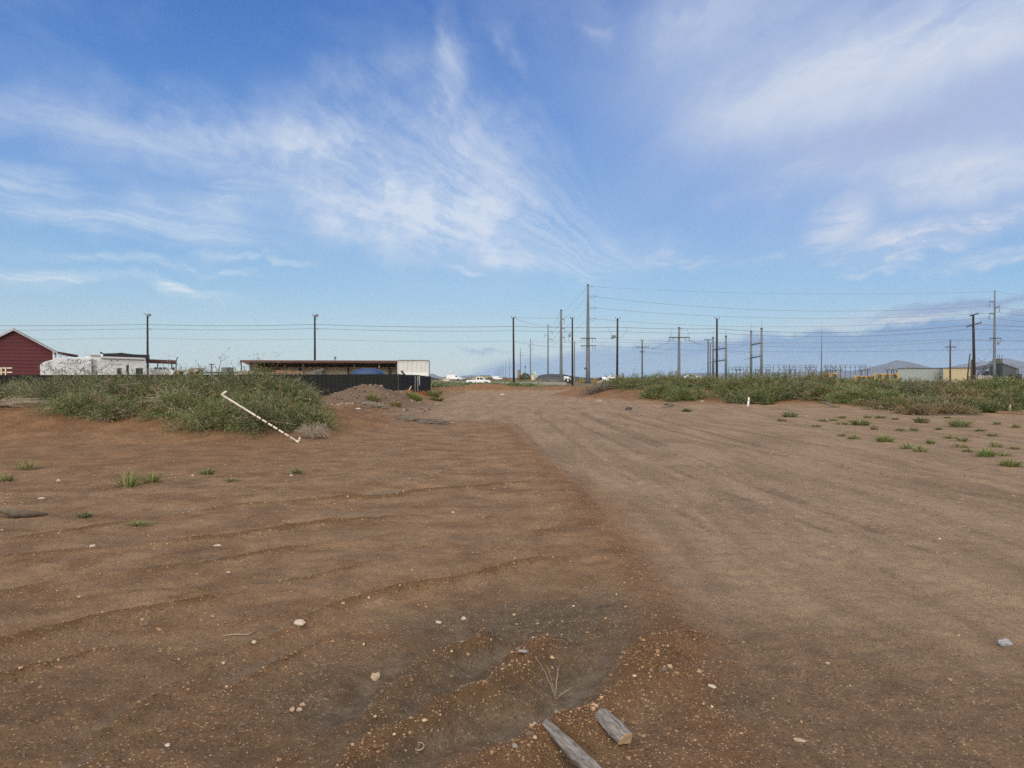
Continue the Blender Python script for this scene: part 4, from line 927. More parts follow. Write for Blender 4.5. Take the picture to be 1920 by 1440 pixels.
# bare tree
def limb(mb, p, d, l, r, depth):
    q = p+d*l; mb.tube([p,(p+q)/2+rs.normal(0,.03*l,3),q],[r,r*.8,r*.6],5)
    if depth:
        for s in (-1,1,rs.choice([-1,1])*.4):
            a = s*rs.uniform(.35,.8); dd = np.array((d[0]*math.cos(a)+d[2]*math.sin(a), rs.normal(0,.3), -d[0]*math.sin(a)+d[2]*math.cos(a))); limb(mb, q if s != .4 else (p+q)/2, dd/np.linalg.norm(dd), l*rs.uniform(.5,.8), r*.55, depth-1)
Y = 66; root = T('bare_tree','small leafless tree standing behind the black fence','tree',(gx(408,Y),Y,0)); mb = MB(); p0 = np.array((gx(408,Y),Y,0.)); p1 = np.array((gx(411,Y),Y,gz(690,Y))); mb.tube([p0,p1],[.06,.045],6); limb(mb,p1,np.array((.25,0,.97)),.55,.032,3); limb(mb,np.array((gx(410,Y),Y,gz(694,Y))),np.array((-.75,.1,.6)),.4,.025,2)
mb.build('trunk','bark',root)
# ------------------------------------------------------------------ open shed
Y = 90; root = T('open_shed','long open-fronted metal shed with a maroon roof edge behind the fence','shed',(gx(600,Y),Y,0))
xa, xb, xc = gx(457,Y), gx(743,Y), gx(803,Y); zt = gz(675.5,Y); D_ = 6; root.rotation_euler = (0,0,R(6.6))
roof = MB().quadbox([(xa,Y-.4,zt-.14),(xc,Y-.4,zt-.14),(xc,Y+D_,zt-.75),(xa,Y+D_,zt-.75),(xa,Y-.4,zt),(xc,Y-.4,zt),(xc,Y+D_,zt-.61),(xa,Y+D_,zt-.61)]).build('roof','white_sheet',root)
MB().box(xa-.02,xb,Y-.46,Y-.41,zt-.27,zt-.02).build('fascia','maroon',root)
MB().corr((gx(489,Y)-1.2,Y+D_-.4),(xb+1,Y+D_-.4),0,zt-.71,.36,.04).build('back_wall','beige',root)
MB().corr((gx(473,Y),Y+.3),(gx(473,Y),Y+D_-.4),0,lambda t: zt-.17-.55*t,.36,.04).build('end_wall','beige',root)
for px, dy in ((457.5,0),(473.5,.1),(569,0),(663,.3),(741.5,.0)): MB().bar((gx(px,Y),Y+dy,0),(gx(px,Y),Y+dy,zt-.2),.15 if px > 460 else .11).build('post','dark',root)
for px in (489,531,573,615,661,702,737):
    x = gx(px,Y+D_-1); MB().bar((x,Y+D_-1,0),(x,Y+D_-1,zt-.8),.18).build('post','dark',root)
for dy in (1.5,3,4.5): MB().box(xa+1.2,xb,Y+dy,Y+dy+.12,zt-.45-dy*.06,zt-.2-dy*.06).build('purlin','dark',root)
MB().corr((xb+.05,Y-.35),(xc,Y-.35),0,zt-.02,.53,.05).build('front_panel','white_sheet',root)
MB().box(xb+.02,xc+.04,Y-.43,Y-.28,zt-.03,zt+.06).build('panel_cap','steel_dark',root)
MB().box(xc,xc+.09,Y-.42,Y+.2,0,zt-.03).build('corner_trim','steel_dark',root)
MB().corr((xb+.1,Y+D_-.2),(xb+.1,Y),0,zt-.3,.4,.04).build('partition','beige',root)
v_ = MB().cyl((gx(624,Y),Y+2,zt-.3),(gx(624,Y),Y+2,gz(671,Y)),.05).build('vent_pipe','steel_dark',root); MB().lathe((gx(624,Y),Y+2,gz(672.8,Y)),[(.06,0),(.15,.04),(.16,.22),(.1,.33),(.03,.36)],12).build('vent_cap','steel',v_,True)
MB().tube([(gx(708.5,Y),Y+1,zt-.3),(gx(708.5,Y),Y+1,gz(686,Y))],.025,5).build('lamp_cord','white',root); MB().lathe((gx(708.5,Y),Y+1,gz(688,Y)),[(.12,0),(.05,.12),(.03,.16)],10).build('hanging_lamp','white',root)
# under the shed
def yard(label, name, cat, Y, bars, m, w_=.1):
    mb = MB(); root = T(name,label,cat,(gx(bars[0][0],Y),Y,0))
    for a,b,c,d in bars: mb = MB(); mb.bar((gx(a,Y),Y,gz(b,Y)),(gx(c,Y),Y+.05,gz(d,Y)),w_); mb.build('beam',m,root)
    return root
yard('rusty brown frame of beams under the middle of the open shed','beam_rack','rack',80,[(519,695.5,568,697.5),(519,698.2,568,698.6),(520,694,520,740),(528,695,528,740),(566,697,566,740),(545,697,545,740)],'timber',.16)
yard('aluminium ladder leaning under the open shed','ladder','ladder',81,[(578,700,606,690.5),(581,702.5,607.5,692.5),(586,697.3,589,699.6),(593,695,595.5,697.2),(600,692.6,602.5,694.8),(579,701,577,740)],'steel',.07)
yard('dark square frame under the open shed, right of the ladder','work_table','table',80,[(593,698,606,698),(593.5,698,593.5,740),(605.5,698,605.5,740)],'dark',.1)
stack('long low stack of brown boards under the left half of the open shed',482,518,698,700.5,82,'timber',rows=1)
# blue dome
Y = 68; x = gx(690.5,Y); r = gx(722,Y)-x; root = T('blue_tank','blue domed tank rising above the dark metal fence','tank',(x,Y,0)); zt2 = gz(690,Y); zb = gz(701,Y)-.15
MB().lathe((x,Y,0),[(r*1.0,0),(r*1.0,zb-.05),(r*.99,zb)],40).build('wall','blue',root,True)
MB().lathe((x,Y,zb),[(r*math.cos(t)*1.01+.001,(zt2-zb)*math.sin(t)) for t in np.linspace(0,math.pi/2-.02,12)],40).build('dome','blue',root,True)
# ------------------------------------------------------------------ fences
P0, P1, P2 = (gx(-140,52),52.0), (gx(745,62),62.0), (gx(805,79),79.0)
ft = lambda t: gz(703.4-1.8*t,52+10*t)
root = T('metal_fence','dark corrugated metal fence running behind the left thicket','fence',(P0[0],P0[1],0))
MB().corr(P0,P1,-.15,ft,.34,.045).build('corrugated_panel','fence',root)
for t in np.linspace(0,1,17):
    x, y = P0[0]+(P1[0]-P0[0])*t, P0[1]+(P1[1]-P0[1])*t+.17; MB().bar((x,y,-.1),(x,y,ft(t)-.08),.07).build('post','steel_dark',root)
MB().bar((P0[0],P0[1]+.11,ft(0)-.15),(P1[0],P1[1]+.11,ft(1)-.15),.05).build('rail','steel_dark',root)
root = T('screen_fence','black fabric screen fence receding along the road edge','fence',(P1[0],P1[1],0))
mb = MB(); n = 40
tops = lambda t: gz(701.5+4.2*t+1.0*math.sin(t*9)*t*(1-t)*2,62+17*t)
for i in range(n+1):
    t = i/n; x, y = P1[0]+.1+(P2[0]-P1[0])*t+.05*math.sin(i*1.3), P1[1]+.06+(P2[1]-P1[1])*t; mb.v += [(x,y,-.1),(x,y,.6),(x+.02*math.sin(i*2.1),y,1.2),(x,y,tops(t))]
for i in range(n):
    for k in range(3): a = i*4+k; mb.f.append((a,a+4,a+5,a+1))
b = len(mb.v); mb.v += [(x-.015,y+.004,z) for x,y,z in mb.v[:b]]; mb.f += [(d+b,c+b,bb+b,a+b) for a,bb,c,d in mb.f[:]]
mb.build('screen','screen',root,True)
for t in np.linspace(.02,1,6):
    x, y = P1[0]-.02+(P2[0]-P1[0])*t, P1[1]+(P2[1]-P1[1])*t; MB().cyl((x,y,-.1),(x,y,tops(t)+.03),.04).build('post','dark',root)
x, y = gx(780.5,69.5), 69.5; root = T('gate_post','pale square gate post with a chain beside the black screen fence','post',(x,y,0)); MB().bar((x-.1,y,-.1),(x-.1,y,gz(705.5,y)),.11).build('upright','concrete',root); MB().bar((x+.14,y,-.1),(x+.14,y,gz(705.5,y)),.09).build('upright','concrete',root)
for k in range(9): z = gz(706.5+k*1.9,y); MB().tube([(gx(786.5,y)+.03*math.cos(t),y+.01,z+.035*math.sin(t)) for t in np.linspace(0,2*math.pi,9)],.014,5).build('chain_link','white',root)
yard('white horizontal pipe rail above the black screen fence','pipe_rail','rail',80,[(757,699.3,803,699.8),(775,702.5,803,701.8),(762,699.5,762,740),(800,699.5,800,740)],'white',.12)
root = yard('dark crane boom poking up behind the black screen fence','crane_boom','boom',74,[(752.5,695,759,703.5),(759,703.5,768,708),(764,706,764,745)],'dark',.2)
x, y = gx(764,62.5), 62.5; tag(MB().bar((x-.15,y,0),(x+.33,y,gz(724,y)),.09).build('leaning_board','lightplank' if 'lightplank' in M else 'timber',loc=(x,y,0)),'weathered board leaning against the black screen fence','board')

# ------------------------------------------------------------------ poles and lines
def insul(mb, x, y, z, h=.3, r=.06): mb.lathe((x,y,z),[(r*.5,0),(r,h*.2),(r*.5,h*.35),(r,h*.55),(r*.5,h*.7),(r*.6,h)],7)
ends = {}
def wood_pole(px, top, Y, label, r=.19, arms=(), m='wood_pole', lean=0.0, kit=(), group='wooden utility poles', base=0.0):
    x = gx(px,Y); zt = gz(top,Y); root = T('utility_pole',label,'utility pole',(x,Y,base),group); L_ = lean*zt
    ax = lambda z: x+L_*(z/zt)
    MB().tube([(x,Y,base-.3),(ax(zt*.5),Y,zt*.5),(ax(zt),Y,zt)],[r*1.15,r,r*.8],10).build('pole',m,root,True)
    for py, wpx, tilt in arms:
        z = gz(py,Y); h_ = wpx/2*Y/F; MB().bar((ax(z)-h_,Y-.2,z-tilt),(ax(z)+h_,Y-.2,z+tilt),.13,.16).build('crossarm',m,root)
        for q in (-.92,-.5,.5,.92): mb = MB(); insul(mb,ax(z)+q*h_,Y-.2,z+.08+q*tilt); mb.build('insulator','ceramic',root,True)
    if 'pins' in kit:
        for s in (-1,1):
            mb = MB(); z = zt-.25; mb.bar((ax(zt),Y,z),(ax(zt)+s*.38,Y-.15,z+.18),.06); insul(mb,ax(zt)+s*.38,Y-.15,z+.18,.38,.08); mb.build('insulator','ceramic',root,True)
    if 'lamp' in kit:
        mb = MB(); mb.bar((ax(zt),Y-.1,zt-.15),(ax(zt)+.55,Y-.3,zt+.02),.07); mb.box(ax(zt)+.25,ax(zt)+.75,Y-.6,Y-.2,zt-.3,zt+.12); mb.bar((ax(zt)+.5,Y-.25,zt-.25),(ax(zt)+.12,Y-.1,zt-1.0),.05); mb.build('flood_lamp','steel',root)
        mb = MB(); mb.bar((ax(zt)-.4,Y-.1,zt-.05),(ax(zt),Y-.1,zt-.05),.08); insul(mb,ax(zt)-.38,Y-.1,zt-.02,.35,.09); mb.build('bracket','ceramic',root)
        z = gz(614,Y); mb = MB(); mb.bar((ax(z),Y-.1,z),(ax(z)+.85,Y-.25,z-.5),.08); mb.build('side_bracket','steel',root)
    if 'transformer' in kit:
        z = gz(628,Y)
        for s, hh in ((-.55,.55),(-.95,.75)): MB().lathe((ax(z)+s,Y-.3,z-hh),[(.17,0),(.2,.03),(.2,hh*.8),(.12,hh*.9),(.03,hh)],10).build('transformer','ceramic' if s < -.9 else 'steel',root,True)
        MB().bar((ax(z)-1.2,Y-.2,z-.5),(ax(z)+.25,Y-.2,z-.5),.09).build('bracket','steel_dark',root)
    if 'loops' in kit:
        for s in (-1,1):
            z = gz(kit['loops'],Y); w_ = kit.get('lw',1.9); P_ = [(ax(z)+s*w_*(1-t)**.8*(1 if t < 1 else 0), Y-.2, z-2.0*math.sin(t*math.pi/2)+.0) for t in np.linspace(0,.9,9)]; MB().tube(P_,.022,4).build('jumper_wire','wire',root)
    if 'guy' in kit:
        z = gz(kit['guy'][0],Y); MB().tube([(ax(z),Y,z),(x+kit['guy'][1],Y,0)],.02,4).build('guy_wire','wire',root)
    if 'conduit' in kit:
        z = gz(kit['conduit'],Y); MB().tube([(x+.36,Y-.25,0),(x+.34,Y-.25,z)],.09,8).build('conduit','steel',root)
        MB().tube([(x+.1,Y-.2,gz(642,Y))]+[(x-.15-.65*math.sin(t),Y-.2,gz(633,Y)+1.05*math.cos(t)) for t in np.linspace(0,math.pi,9)][::-1],.03,5).build('cable_loop','wire',root)
        MB().box(x-.75,x-.35,Y-.4,Y-.1,gz(632,Y),gz(627,Y)).build('cutout_switch','ceramic',root)
    return root
wood_pole(277,590,140,'dark wooden pole rising behind the white trailer',kit={'lamp':1})
wood_pole(590.5,591,140,'dark wooden pole rising behind the open shed roof',kit={'lamp':1})
wood_pole(963.5,595,140,'tall dark wooden pole right of the white pickup',kit={'pins':1},lean=-.008)
wood_pole(1073.5,595.5,140,'dark wooden pole with a pale conduit, left of the tallest grey pole',kit={'pins':1,'conduit':640},lean=-.004,r=.17)
wood_pole(1157,597,135,'dark wooden pole with two small transformers, right of the tallest grey pole',kit={'pins':1,'transformer':1,'loops':613},lean=.006)
wood_pole(1344,597,135,'dark wooden pole among the paired grey steel posts',kit={'pins':1})
wood_pole(1827,590,125,'leaning dark wooden pole with tilted crossarms near the right edge',arms=((590.5,16,.18),(609,28,.35)),lean=-.022,r=.22)
SP = 'small weathered utility poles'
wood_pole(1204,637,185,'small wooden pole with two crossarms, left of the thick grey steel pole',r=.17,arms=((651,24,0),(660,9,0)),m='wood_pale',kit={'pins':1,'guy':(655,-3)},group=SP)
wood_pole(1327.5,636,200,'left one of two thin weathered poles side by side',r=.16,arms=((637.5,15,0),),m='wood_pale',group=SP)
wood_pole(1331.5,644,205,'right one of two thin weathered poles side by side, slightly shorter',r=.14,m='wood_pale',kit={'pins':1},group=SP)
wood_pole(1781.5,637,150,'weathered pole with looped wires in front of the cream building',r=.16,arms=((651,18,0),),m='wood_pale',kit={'loops':641,'lw':1.7},group=SP)
wood_pole(1812.5,663,140,'bare leaning pole without wires, right of the cream wall',r=.13,m='wood_pale',lean=.10,group=SP)
wood_pole(1821.5,674,138,'short thick weathered post at the right end of the cream building',r=.17,m='wood_pale',group=SP)
def steel_pole(px, top, Y, label, rb, rt, arms=(), gap=None, group='grey steel power poles', side=(), spike=0, flange=False, foot=0.0, n=12):
    x = gx(px,Y); zt = gz(top,Y); root = T('steel_pole',label,'power pole',(x,Y,foot),group)
    zs = np.linspace(foot-.2,zt,6); MB().tube([(x,Y,z) for z in zs],list(np.linspace(rb,rt,6)),n).build('shaft','steel',root,True)
    MB().cyl((x,Y,zt),(x,Y,zt+rt*.8),rt*1.18,n).build('cap','steel_dark',root)
    if flange: MB().lathe((x,Y,foot-.2),[(rb*1.5,0),(rb*1.5,.55),(rb*1.06,.62)],16).build('footing','dark',root)
    if spike: MB().tube([(x,Y,zt),(x,Y,gz(spike,Y))],[.05,.02],5).build('lightning_rod','steel_dark',root)
    for py, wpx, k in arms:                # level crossarms with hanging strings
        z = gz(py,Y); h_ = wpx/2*Y/F; a_ = MB().bar((x-h_,Y-rb,z),(x+h_,Y-rb,z),.16,.22).build('crossarm','steel_dark',root)
        for q in np.linspace(-.92,.92,k):
            if abs(q*h_) < rb*1.4: continue
            mb = MB(); insul(mb,x+q*h_,Y-rb,z-.85,.75,.10); mb.build('insulator','ceramic',a_,True)
    for py, s, wpx, dz in side:            # single davit arms with a hanging string
        z = gz(py,Y); l = wpx*Y/F; a_ = MB().bar((x,Y,z),(x+s*l,Y,z+dz),.13,.18).build('davit_arm','steel_dark',root)
        mb = MB(); insul(mb,x+s*l,Y,z+dz-1.3,1.25,.10); mb.build('insulator','ceramic',a_,True)
    return root
g = steel_pole(1102.3,535,190,'tallest and nearest grey steel pole, at the end of the dirt road',.60,.26,arms=((634.5,28,6),(648.5,28,6)),flange=True,foot=-.1,n=14)
for i, py in enumerate((537,555,576.5,597)):   # dead-end strings pulling right
    x, Y = gx(1102.3,190), 190; z = gz(py,Y); mb = MB(); q0 = np.array((x+.3,Y-.2,z)); q1 = np.array((x+(1.2 if i == 0 else 2.1),Y-.4,z-.12)); mb.tube([q0,q1],.035,5)
    for t in np.linspace(.35,.95,7): mb.tube([q0+(q1-q0)*t,q0+(q1-q0)*(t+.04)],.11,7)
    mb.build('strain_insulator','ceramic',g)
    if i: MB().tube([q1+np.array((-1.9*t,.0,-.55*math.sin(math.pi*t))) for t in np.linspace(0,1,8)],.03,4).build('jumper_wire','wire',g)
x = gx(1102.3,190); MB().box(x-.95,x-.62,189.4,189.8,gz(693,190),gz(689,190)).build('control_box','steel_dark',g)
steel_pole(1052,582,205,'second tallest grey steel pole, left of the tallest one',.46,.26,side=((598,1,6,-.2),(615,1,7,-.2),(632,1,7,-.2)))
steel_pole(1027.5,609,330,'thin grey steel pole with short arms, left of the second tallest one',.42,.2,side=((622,1,8,.3),(629,-1,7,.3),(637,1,8,.3)))
steel_pole(994.5,636,457,'third grey steel pole back, above the dark round tree',.42,.2,side=((645,1,5,.3),(650,-1,4,.3),(655,1,5,.3)))
steel_pole(975.7,653,600,'fourth grey steel pole back, right of the dark wooden pole by the pickup',.45,.2,side=((662,1,4,.3),(667,1,4,.3),(664,-1,3,.3)))
for k, (px, top) in enumerate(((954.7,673.5),(948,678),(943.2,682),(939.6,685.5),(937,688),(934.5,690.5),(932.5,692.5),(930.5,694.3),(928.6,695.8),(927,697))):
    Y = 25.0*F/(HZ-top+1.0); steel_pole(px,top,Y,'distant thin pole in the long row fading left of the dark wooden pole',.5,.28,group='row of distant thin poles',n=6,side=((top+(HZ-top)*.15,1,2.2,.3),) if k < 4 else ())
g = steel_pole(1273,615,165,'thick grey steel pole with one long crossarm above the right bank',.36,.22,arms=((633,40,6),),n=14)
x, Y = gx(1273,165), 165; MB().bar((x,Y-.3,gz(617,Y)),(x+.75,Y-.3,gz(616,Y)),.12).build('bracket','steel_dark',g)
for s in (-1,1): MB().tube([(x+s*(1.5+.45*math.sin(t)),Y-.4,gz(616,Y)-(gz(616,Y)-gz(633,Y))*t/math.pi) for t in np.linspace(0,math.pi,9)],.025,4).build('jumper_wire','wire',g)
HF = []
for pa, pb, ta, tb, sa, sb, b1, b2, lab, Y in ((1337,1361,634,631,617,615,655,677,'left pair of grey steel posts joined by two beams',240),(1408.2,1427.7,622,617,604,599,645.5,670,'right and taller pair of grey steel posts joined by two beams',225)):
    root = T('power_gantry',lab,'power gantry',(gx((pa+pb)/2,Y),Y,0),'paired steel frames of the substation'); dY = 6
    for px, tp, spk, yy in ((pa,ta,sa,Y+dY),(pb,tb,sb,Y)):
        zt = gz(tp,yy); x = gx(px,yy); s = MB().tube([(x,yy,-.2),(x,yy,zt)],[.42,.30],10).build('post','steel',root,True); MB().cyl((x,yy,zt),(x,yy,zt+.3),.38,10).build('cap','steel_dark',s); MB().tube([(x,yy,zt),(x,yy,gz(spk,yy))],[.05,.02],5).build('lightning_rod','steel_dark',s)
    for py in (b1,b2):
        p = np.array((gx(pa,Y+dY),Y+dY-.4,gz(py+1,Y+dY))); q = np.array((gx(pb,Y),Y-.4,gz(py-2,Y))); bm_ = MB().bar(p,q,.2,.32).build('beam','steel_dark',root)
        for t in (.25,.5,.75):
            c = p+(q-p)*t; mb = MB(); insul(mb,c[0],c[1],c[2]+.15,1.1,.12); mb.build('insulator','ceramic',bm_,True)
    mb = MB(); mb.bar((gx(pa,Y)+.6,Y+3,gz(b2-4,Y)),(gx(pb,Y)-.8,Y+3,gz(b2+1,Y)),.1); mb.bar((gx(pa,Y)-1.2,Y+3,gz(b2+4,Y)),(gx(pa,Y)+2,Y+3,gz(b2-1,Y)),.1); mb.build('switch_arm','steel_dark',root)
x, Y = gx(1540.2,250), 250; root = T('lightning_mast','slender bare grey mast rising from the substation','mast',(x,Y,0)); MB().tube([(x,Y,0),(x,Y,gz(640,Y)),(x,Y,gz(617,Y))],[.26,.12,.04],8).build('shaft','steel',root,True); MB().cyl((x,Y,0),(x,Y,.5),.5).build('footing','concrete',root)
g = steel_pole(1864.3,546,165,'tall grey steel pole with staggered arms near the right edge',.36,.13,side=((566,-1,10,.05),(579,1,9,.6),(589,-1,10,.1)),arms=((634.5,22,4),))
x, Y = gx(1868.7,165), 164.5; MB().lathe((x,Y,gz(646,165)),[(.2,0),(.22,.05),(.22,.65),(.1,.75)],10).build('transformer','ceramic',g,True)
# wires: photo-measured ends at the depth of the poles they hang from
WL = 'wires of the overhead lines'
def line(label, a, b, sag, r=.028, n=24):
    P = np.array((gx(a[0],a[2]),a[2],gz(a[1],a[2]))); Q = np.array((gx(b[0],b[2]),b[2],gz(b[1],b[2])))
    pts = [P+(Q-P)*t-np.array((0,0,sag*4*t*(1-t))) for t in np.linspace(0,1,n)]
    return tag(MB().tube(pts,r,4).build('power_line','wire',loc=tuple(P)),label,'power line',WL)
U = 140; V_ = 139.8
for nm, y0_, y1_, y2_, y3_, rr in (('topmost',608.4,608.4,608.2,612,.034),('middle',616.3,616.6,615.8,620,.028),('lowest and faintest',634.5,633.5,635.8,639.5,.018)):
    line(nm+' wire running left from the pole behind the trailer',(-260,y0_,V_),(277,y1_,V_),.25,rr); line(nm+' wire between the pole behind the trailer and the pole behind the shed',(277,y1_,V_),(590.5,y2_,V_),.25,rr)
    line(nm+' wire between the pole behind the shed and the pole by the pickup',(590.5,y2_,V_),(963.5,y3_,V_),.28,rr)
    line(nm+' wire from the pole by the pickup to the pole with transformers',(963.5,y3_,V_),(1157,y3_+1.5,135),.15,rr)
    line(nm+' wire from the pole with transformers to the dark pole among steel posts',(1157,y3_+1.5,135),(1344,y3_+4.2,134.8),.15,rr)
    line(nm+' wire from the dark pole among steel posts to the leaning pole',(1344,y3_+4.2,134.8),(1826,y3_-3.5,124.7),1.0,rr)
    line(nm+' wire running right from the leaning dark pole',(1826,y3_-3.5,124.7),(2300,y3_+2,120),.4,rr)
line('faint wire joining the tops of the two dark poles left of the tallest grey pole',(963.5,595,V_),(1073.5,596,V_),.1,.02); line('faint slack wire from the pickup pole down to the second tallest grey pole',(964,597,V_),(1052,612,204),.6,.02)
for i, (a, b, sg, rr) in enumerate((((1108,537.5),(1864,547),1.1,.016),((1116,556.5),(1854,574),2.2,.026),((1116,577.5),(1873,586),1.9,.026),((1116,598),(1854,596),2.0,.026))):
    line(('highest','second highest','third highest','fourth highest')[i]+' long wire from the tallest grey pole to the staggered-arm pole at right',(a[0],a[1],189.6),(b[0],b[1],165),sg,rr,32)
    line(('highest','second highest','third highest','fourth highest')[i]+' wire leaving the staggered-arm pole towards the right edge',(b[0],b[1],165),(2150,b[1]+9,150),.8,rr)
    line(('highest','second highest','third highest','fourth highest')[i]+' slanting wire from the tallest grey pole down to the second tallest one',(1099,a[1]+2,189.8),(1055,(584,598,615,632)[i],204.5),.5,.024)
    line(('highest','second highest','third highest','fourth highest')[i]+' slanting wire from the second tallest grey pole to the thin one behind it',(1051,(584,600,617,634)[i],205),(1029,(611,624,631,639)[i],330),1.6,.03)
for i, (ya, yb) in enumerate(((634,634.5),(648,649))):
    line(('upper','lower')[i]+' long low wire from the tallest grey pole past the mast to the staggered-arm pole',(1114,ya,189),(1781,637+i*19,150),.9,.026,32); line(('upper','lower')[i]+' low wire leaving the weathered looped-wire pole to the right',(1781,637+i*19,150),(2200,636+i*12,150),.3,.03)
for i, (ya, yb) in enumerate(((651,634),(653,636),(660,652))): line(('upper','middle','lower')[i]+' slack wire from the small two-arm pole to the thick grey pole',(1212,ya,184.6),(1262,yb,164.6),.7,.022)
for i, (a, b) in enumerate((((1280,634),(1327,637.5)),((1290,635),(1338,656)),((1283,636),(1361,652)))): line(('upper','middle','lower')[i]+' wire from the thick grey pole to the left steel frame',(a[0],a[1],164.6),(b[0],b[1],(200,245,239)[i]),.5,.024)
for i, (ya, yb) in enumerate(((652,643),(659,660))): line(('upper','lower')[i]+' wire linking the two paired steel frames',(1361,ya,239),(1408,yb,230),.5,.024)
line('sagging wire from the leaning dark pole up to the staggered-arm pole',(1831,671,124.8),(1861,646,164.8),1.6,.03); line('low slack cable from the pickup pole to the conduit pole',(963.5,640,V_),(1073,650,139.7),.4,.02)
line('faint cable slanting from the thin grey pole up to the conduit pole',(1029,640,330),(1072,612,140.2),.9,.02)

# ------------------------------------------------------------------ substation and yellow pipework
SW = 'switch stands of the substation'
def stand(px, Y, wpx, lab, v=True):
    x = gx(px,Y); z = gz(694.5,Y); h_ = wpx/2*Y/F; root = T('switch_stand',lab,'switch stand',(x,Y,0),SW); 
    for s in (-.55,.55): MB().bar((x+s*h_,Y,0),(x+s*h_,Y,z),.22).build('leg','steel_dark',root)
    MB().box(x-h_,x+h_,Y-.5,Y+.5,z,z+.25).build('platform','steel_dark',root)
    for q in np.linspace(-.8,.8,3):
        mb = MB(); 
        if v:
            for s in (-1,1): a = np.array((x+q*h_,Y,z+.25)); b = a+np.array((s*.75,0,1.45)); mb.tube([a,b],.06,5); [mb.tube([a+(b-a)*t,a+(b-a)*(t+.06)],.13,6) for t in (.3,.45,.6,.75,.9)]
        else: insul(mb,x+q*h_,Y,z+.25,1.2,.14)
        mb.build('insulator','ceramic',root)
for px, w_, lab, v in ((1384,12,'switch stand left of the taller pair of steel posts, under the bus frame',False),(1420,11,'switch stand between the taller pair of steel posts',False),(1440,10,'switch stand just right of the taller pair of steel posts',False),(1477,15,'switch stand half way between the taller steel posts and the mast',True),(1487,14,'switch stand touching the one half way to the mast, on its right',False),(1521,20,'switch stand with V-shaped insulators just left of the mast',True),(1556,16,'switch stand with V-shaped insulators just right of the mast',True),(1571,18,'switch stand with V-shaped insulators, second right of the mast',True),(1621,20,'switch stand with V-shaped insulators under the right end of the bus frame',True),(1668,14,'switch stand above the right end of the yellow pipework',False),(1679,10,'switch stand at the left end of the pale metal building',False),(1701,12,'switch stand in front of the left part of the pale metal building',False),(1718,14,'switch stand in front of the middle of the pale metal building',False)):
    stand(px, 250+(px % 7)*2, w_, lab, v)
def bus(pa, pb, py, Y, lab, n):
    root = T('bus_frame',lab,'bus frame',(gx(pa,Y),Y,0),'bus frames of the substation')
    MB().bar((gx(pa,Y),Y,gz(py,Y)),(gx(pb,Y),Y,gz(py,Y)),.12).build('bus_bar','steel',root); MB().bar((gx(pa,Y),Y+2,gz(py+4,Y)),(gx(pb,Y),Y+2,gz(py+4,Y)),.08).build('bus_bar','steel',root)
    for t in np.linspace(0,1,n): x = gx(pa+(pb-pa)*t,Y); MB().bar((x,Y,0),(x,Y,gz(py,Y)),.12).build('post','steel_dark',root); MB().bar((x,Y,gz(py+4,Y)),(x,Y+2,gz(py+4,Y)),.08).build('strut','steel_dark',root)
bus(1366,1408,688.5,262,'left bus frame, behind the two pairs of steel posts',7); bus(1430,1530,684.5,262,'middle bus frame, left of the mast',11); bus(1548,1622,684.5,262,'right bus frame, right of the mast',9)
def manifold(pa, pb, Y, top, lab, n, seedv):
    r_ = np.random.default_rng(seedv); xa, xb, zt = gx(pa,Y), gx(pb,Y), gz(top,Y); root = T('pipework',lab,'pipework',((xa+xb)/2,Y,0),'yellow pipework of the gas yard')
    for t in np.linspace(0,1,n):
        x = xa+(xb-xa)*t; hh = zt if t in (0,1) else zt-r_.uniform(.1,.5); MB().tube([(x,Y,0),(x,Y,hh)],.15 if t in (0,1) else .11,10).build('upright','yellow',root,True)
    for z in (zt-.25, zt-.95): MB().tube([(xa-.1,Y,z),(xb+.1,Y,z)],.11,10).build('pipe','yellow',root,True)
    for t in np.linspace(.15,.85,max(2,n-1)):
        x = xa+(xb-xa)*t; v_ = MB().lathe((x,Y-.3,zt-.75),[(.1,0),(.22,.05),(.22,.3),(.1,.38),(.1,.5)],10).build('valve','dark',root); MB().tube([(x+.2*math.cos(a),Y-.3+.2*math.sin(a),zt-.2) for a in np.linspace(0,2*math.pi,12)],.025,5).build('handwheel','yellow',v_)
manifold(1545,1567,100,698.5,'short yellow pipework frame right of the mast',3,1); manifold(1604,1641,98,703,'middle yellow pipework, longest and lowest, with dark valves',5,2); manifold(1641,1682,96,699,'right yellow pipework with tall end posts before the pale metal building',4,3)
# ------------------------------------------------------------------ far buildings at right
def shed(lab, name, pa, pb, top, Y, m, d=12, trim='steel_dark', door=None, ribs=.9):
    root = T(name,lab,'building',(gx((pa+pb)/2,Y),Y,0)); th = math.atan(gx((pa+pb)/2,Y)/Y); root.rotation_euler = (0,0,-th); xm = gx((pa+pb)/2,Y); xa, xb, zt = xm+(gx(pa,Y)-xm)*math.cos(th), xm+(gx(pb,Y)-xm)*math.cos(th), gz(top,Y)
    MB().corr((xa,Y),(xb,Y),0,zt,ribs,.05).build('front_wall',m,root); MB().box(xa+.02,xb-.02,Y+.1,Y+d,0,zt-.08).build('wall',m,root)
    MB().quadbox([(xa-.15,Y-.2,zt),(xb+.15,Y-.2,zt),(xb+.15,Y+d,zt+.0),(xa-.15,Y+d,zt),(xa-.15,Y-.2,zt+.12),(xb+.15,Y-.2,zt+.12),(xb+.15,Y+d,zt+.35),(xa-.15,Y+d,zt+.35)]).build('roof',trim,root)
    if door: MB().box(xm+(gx(door[0],Y)-xm)*math.cos(th),xm+(gx(door[1],Y)-xm)*math.cos(th),Y-.07,Y-.005,0,gz(door[2],Y)).build('door','dark',root)
    return root
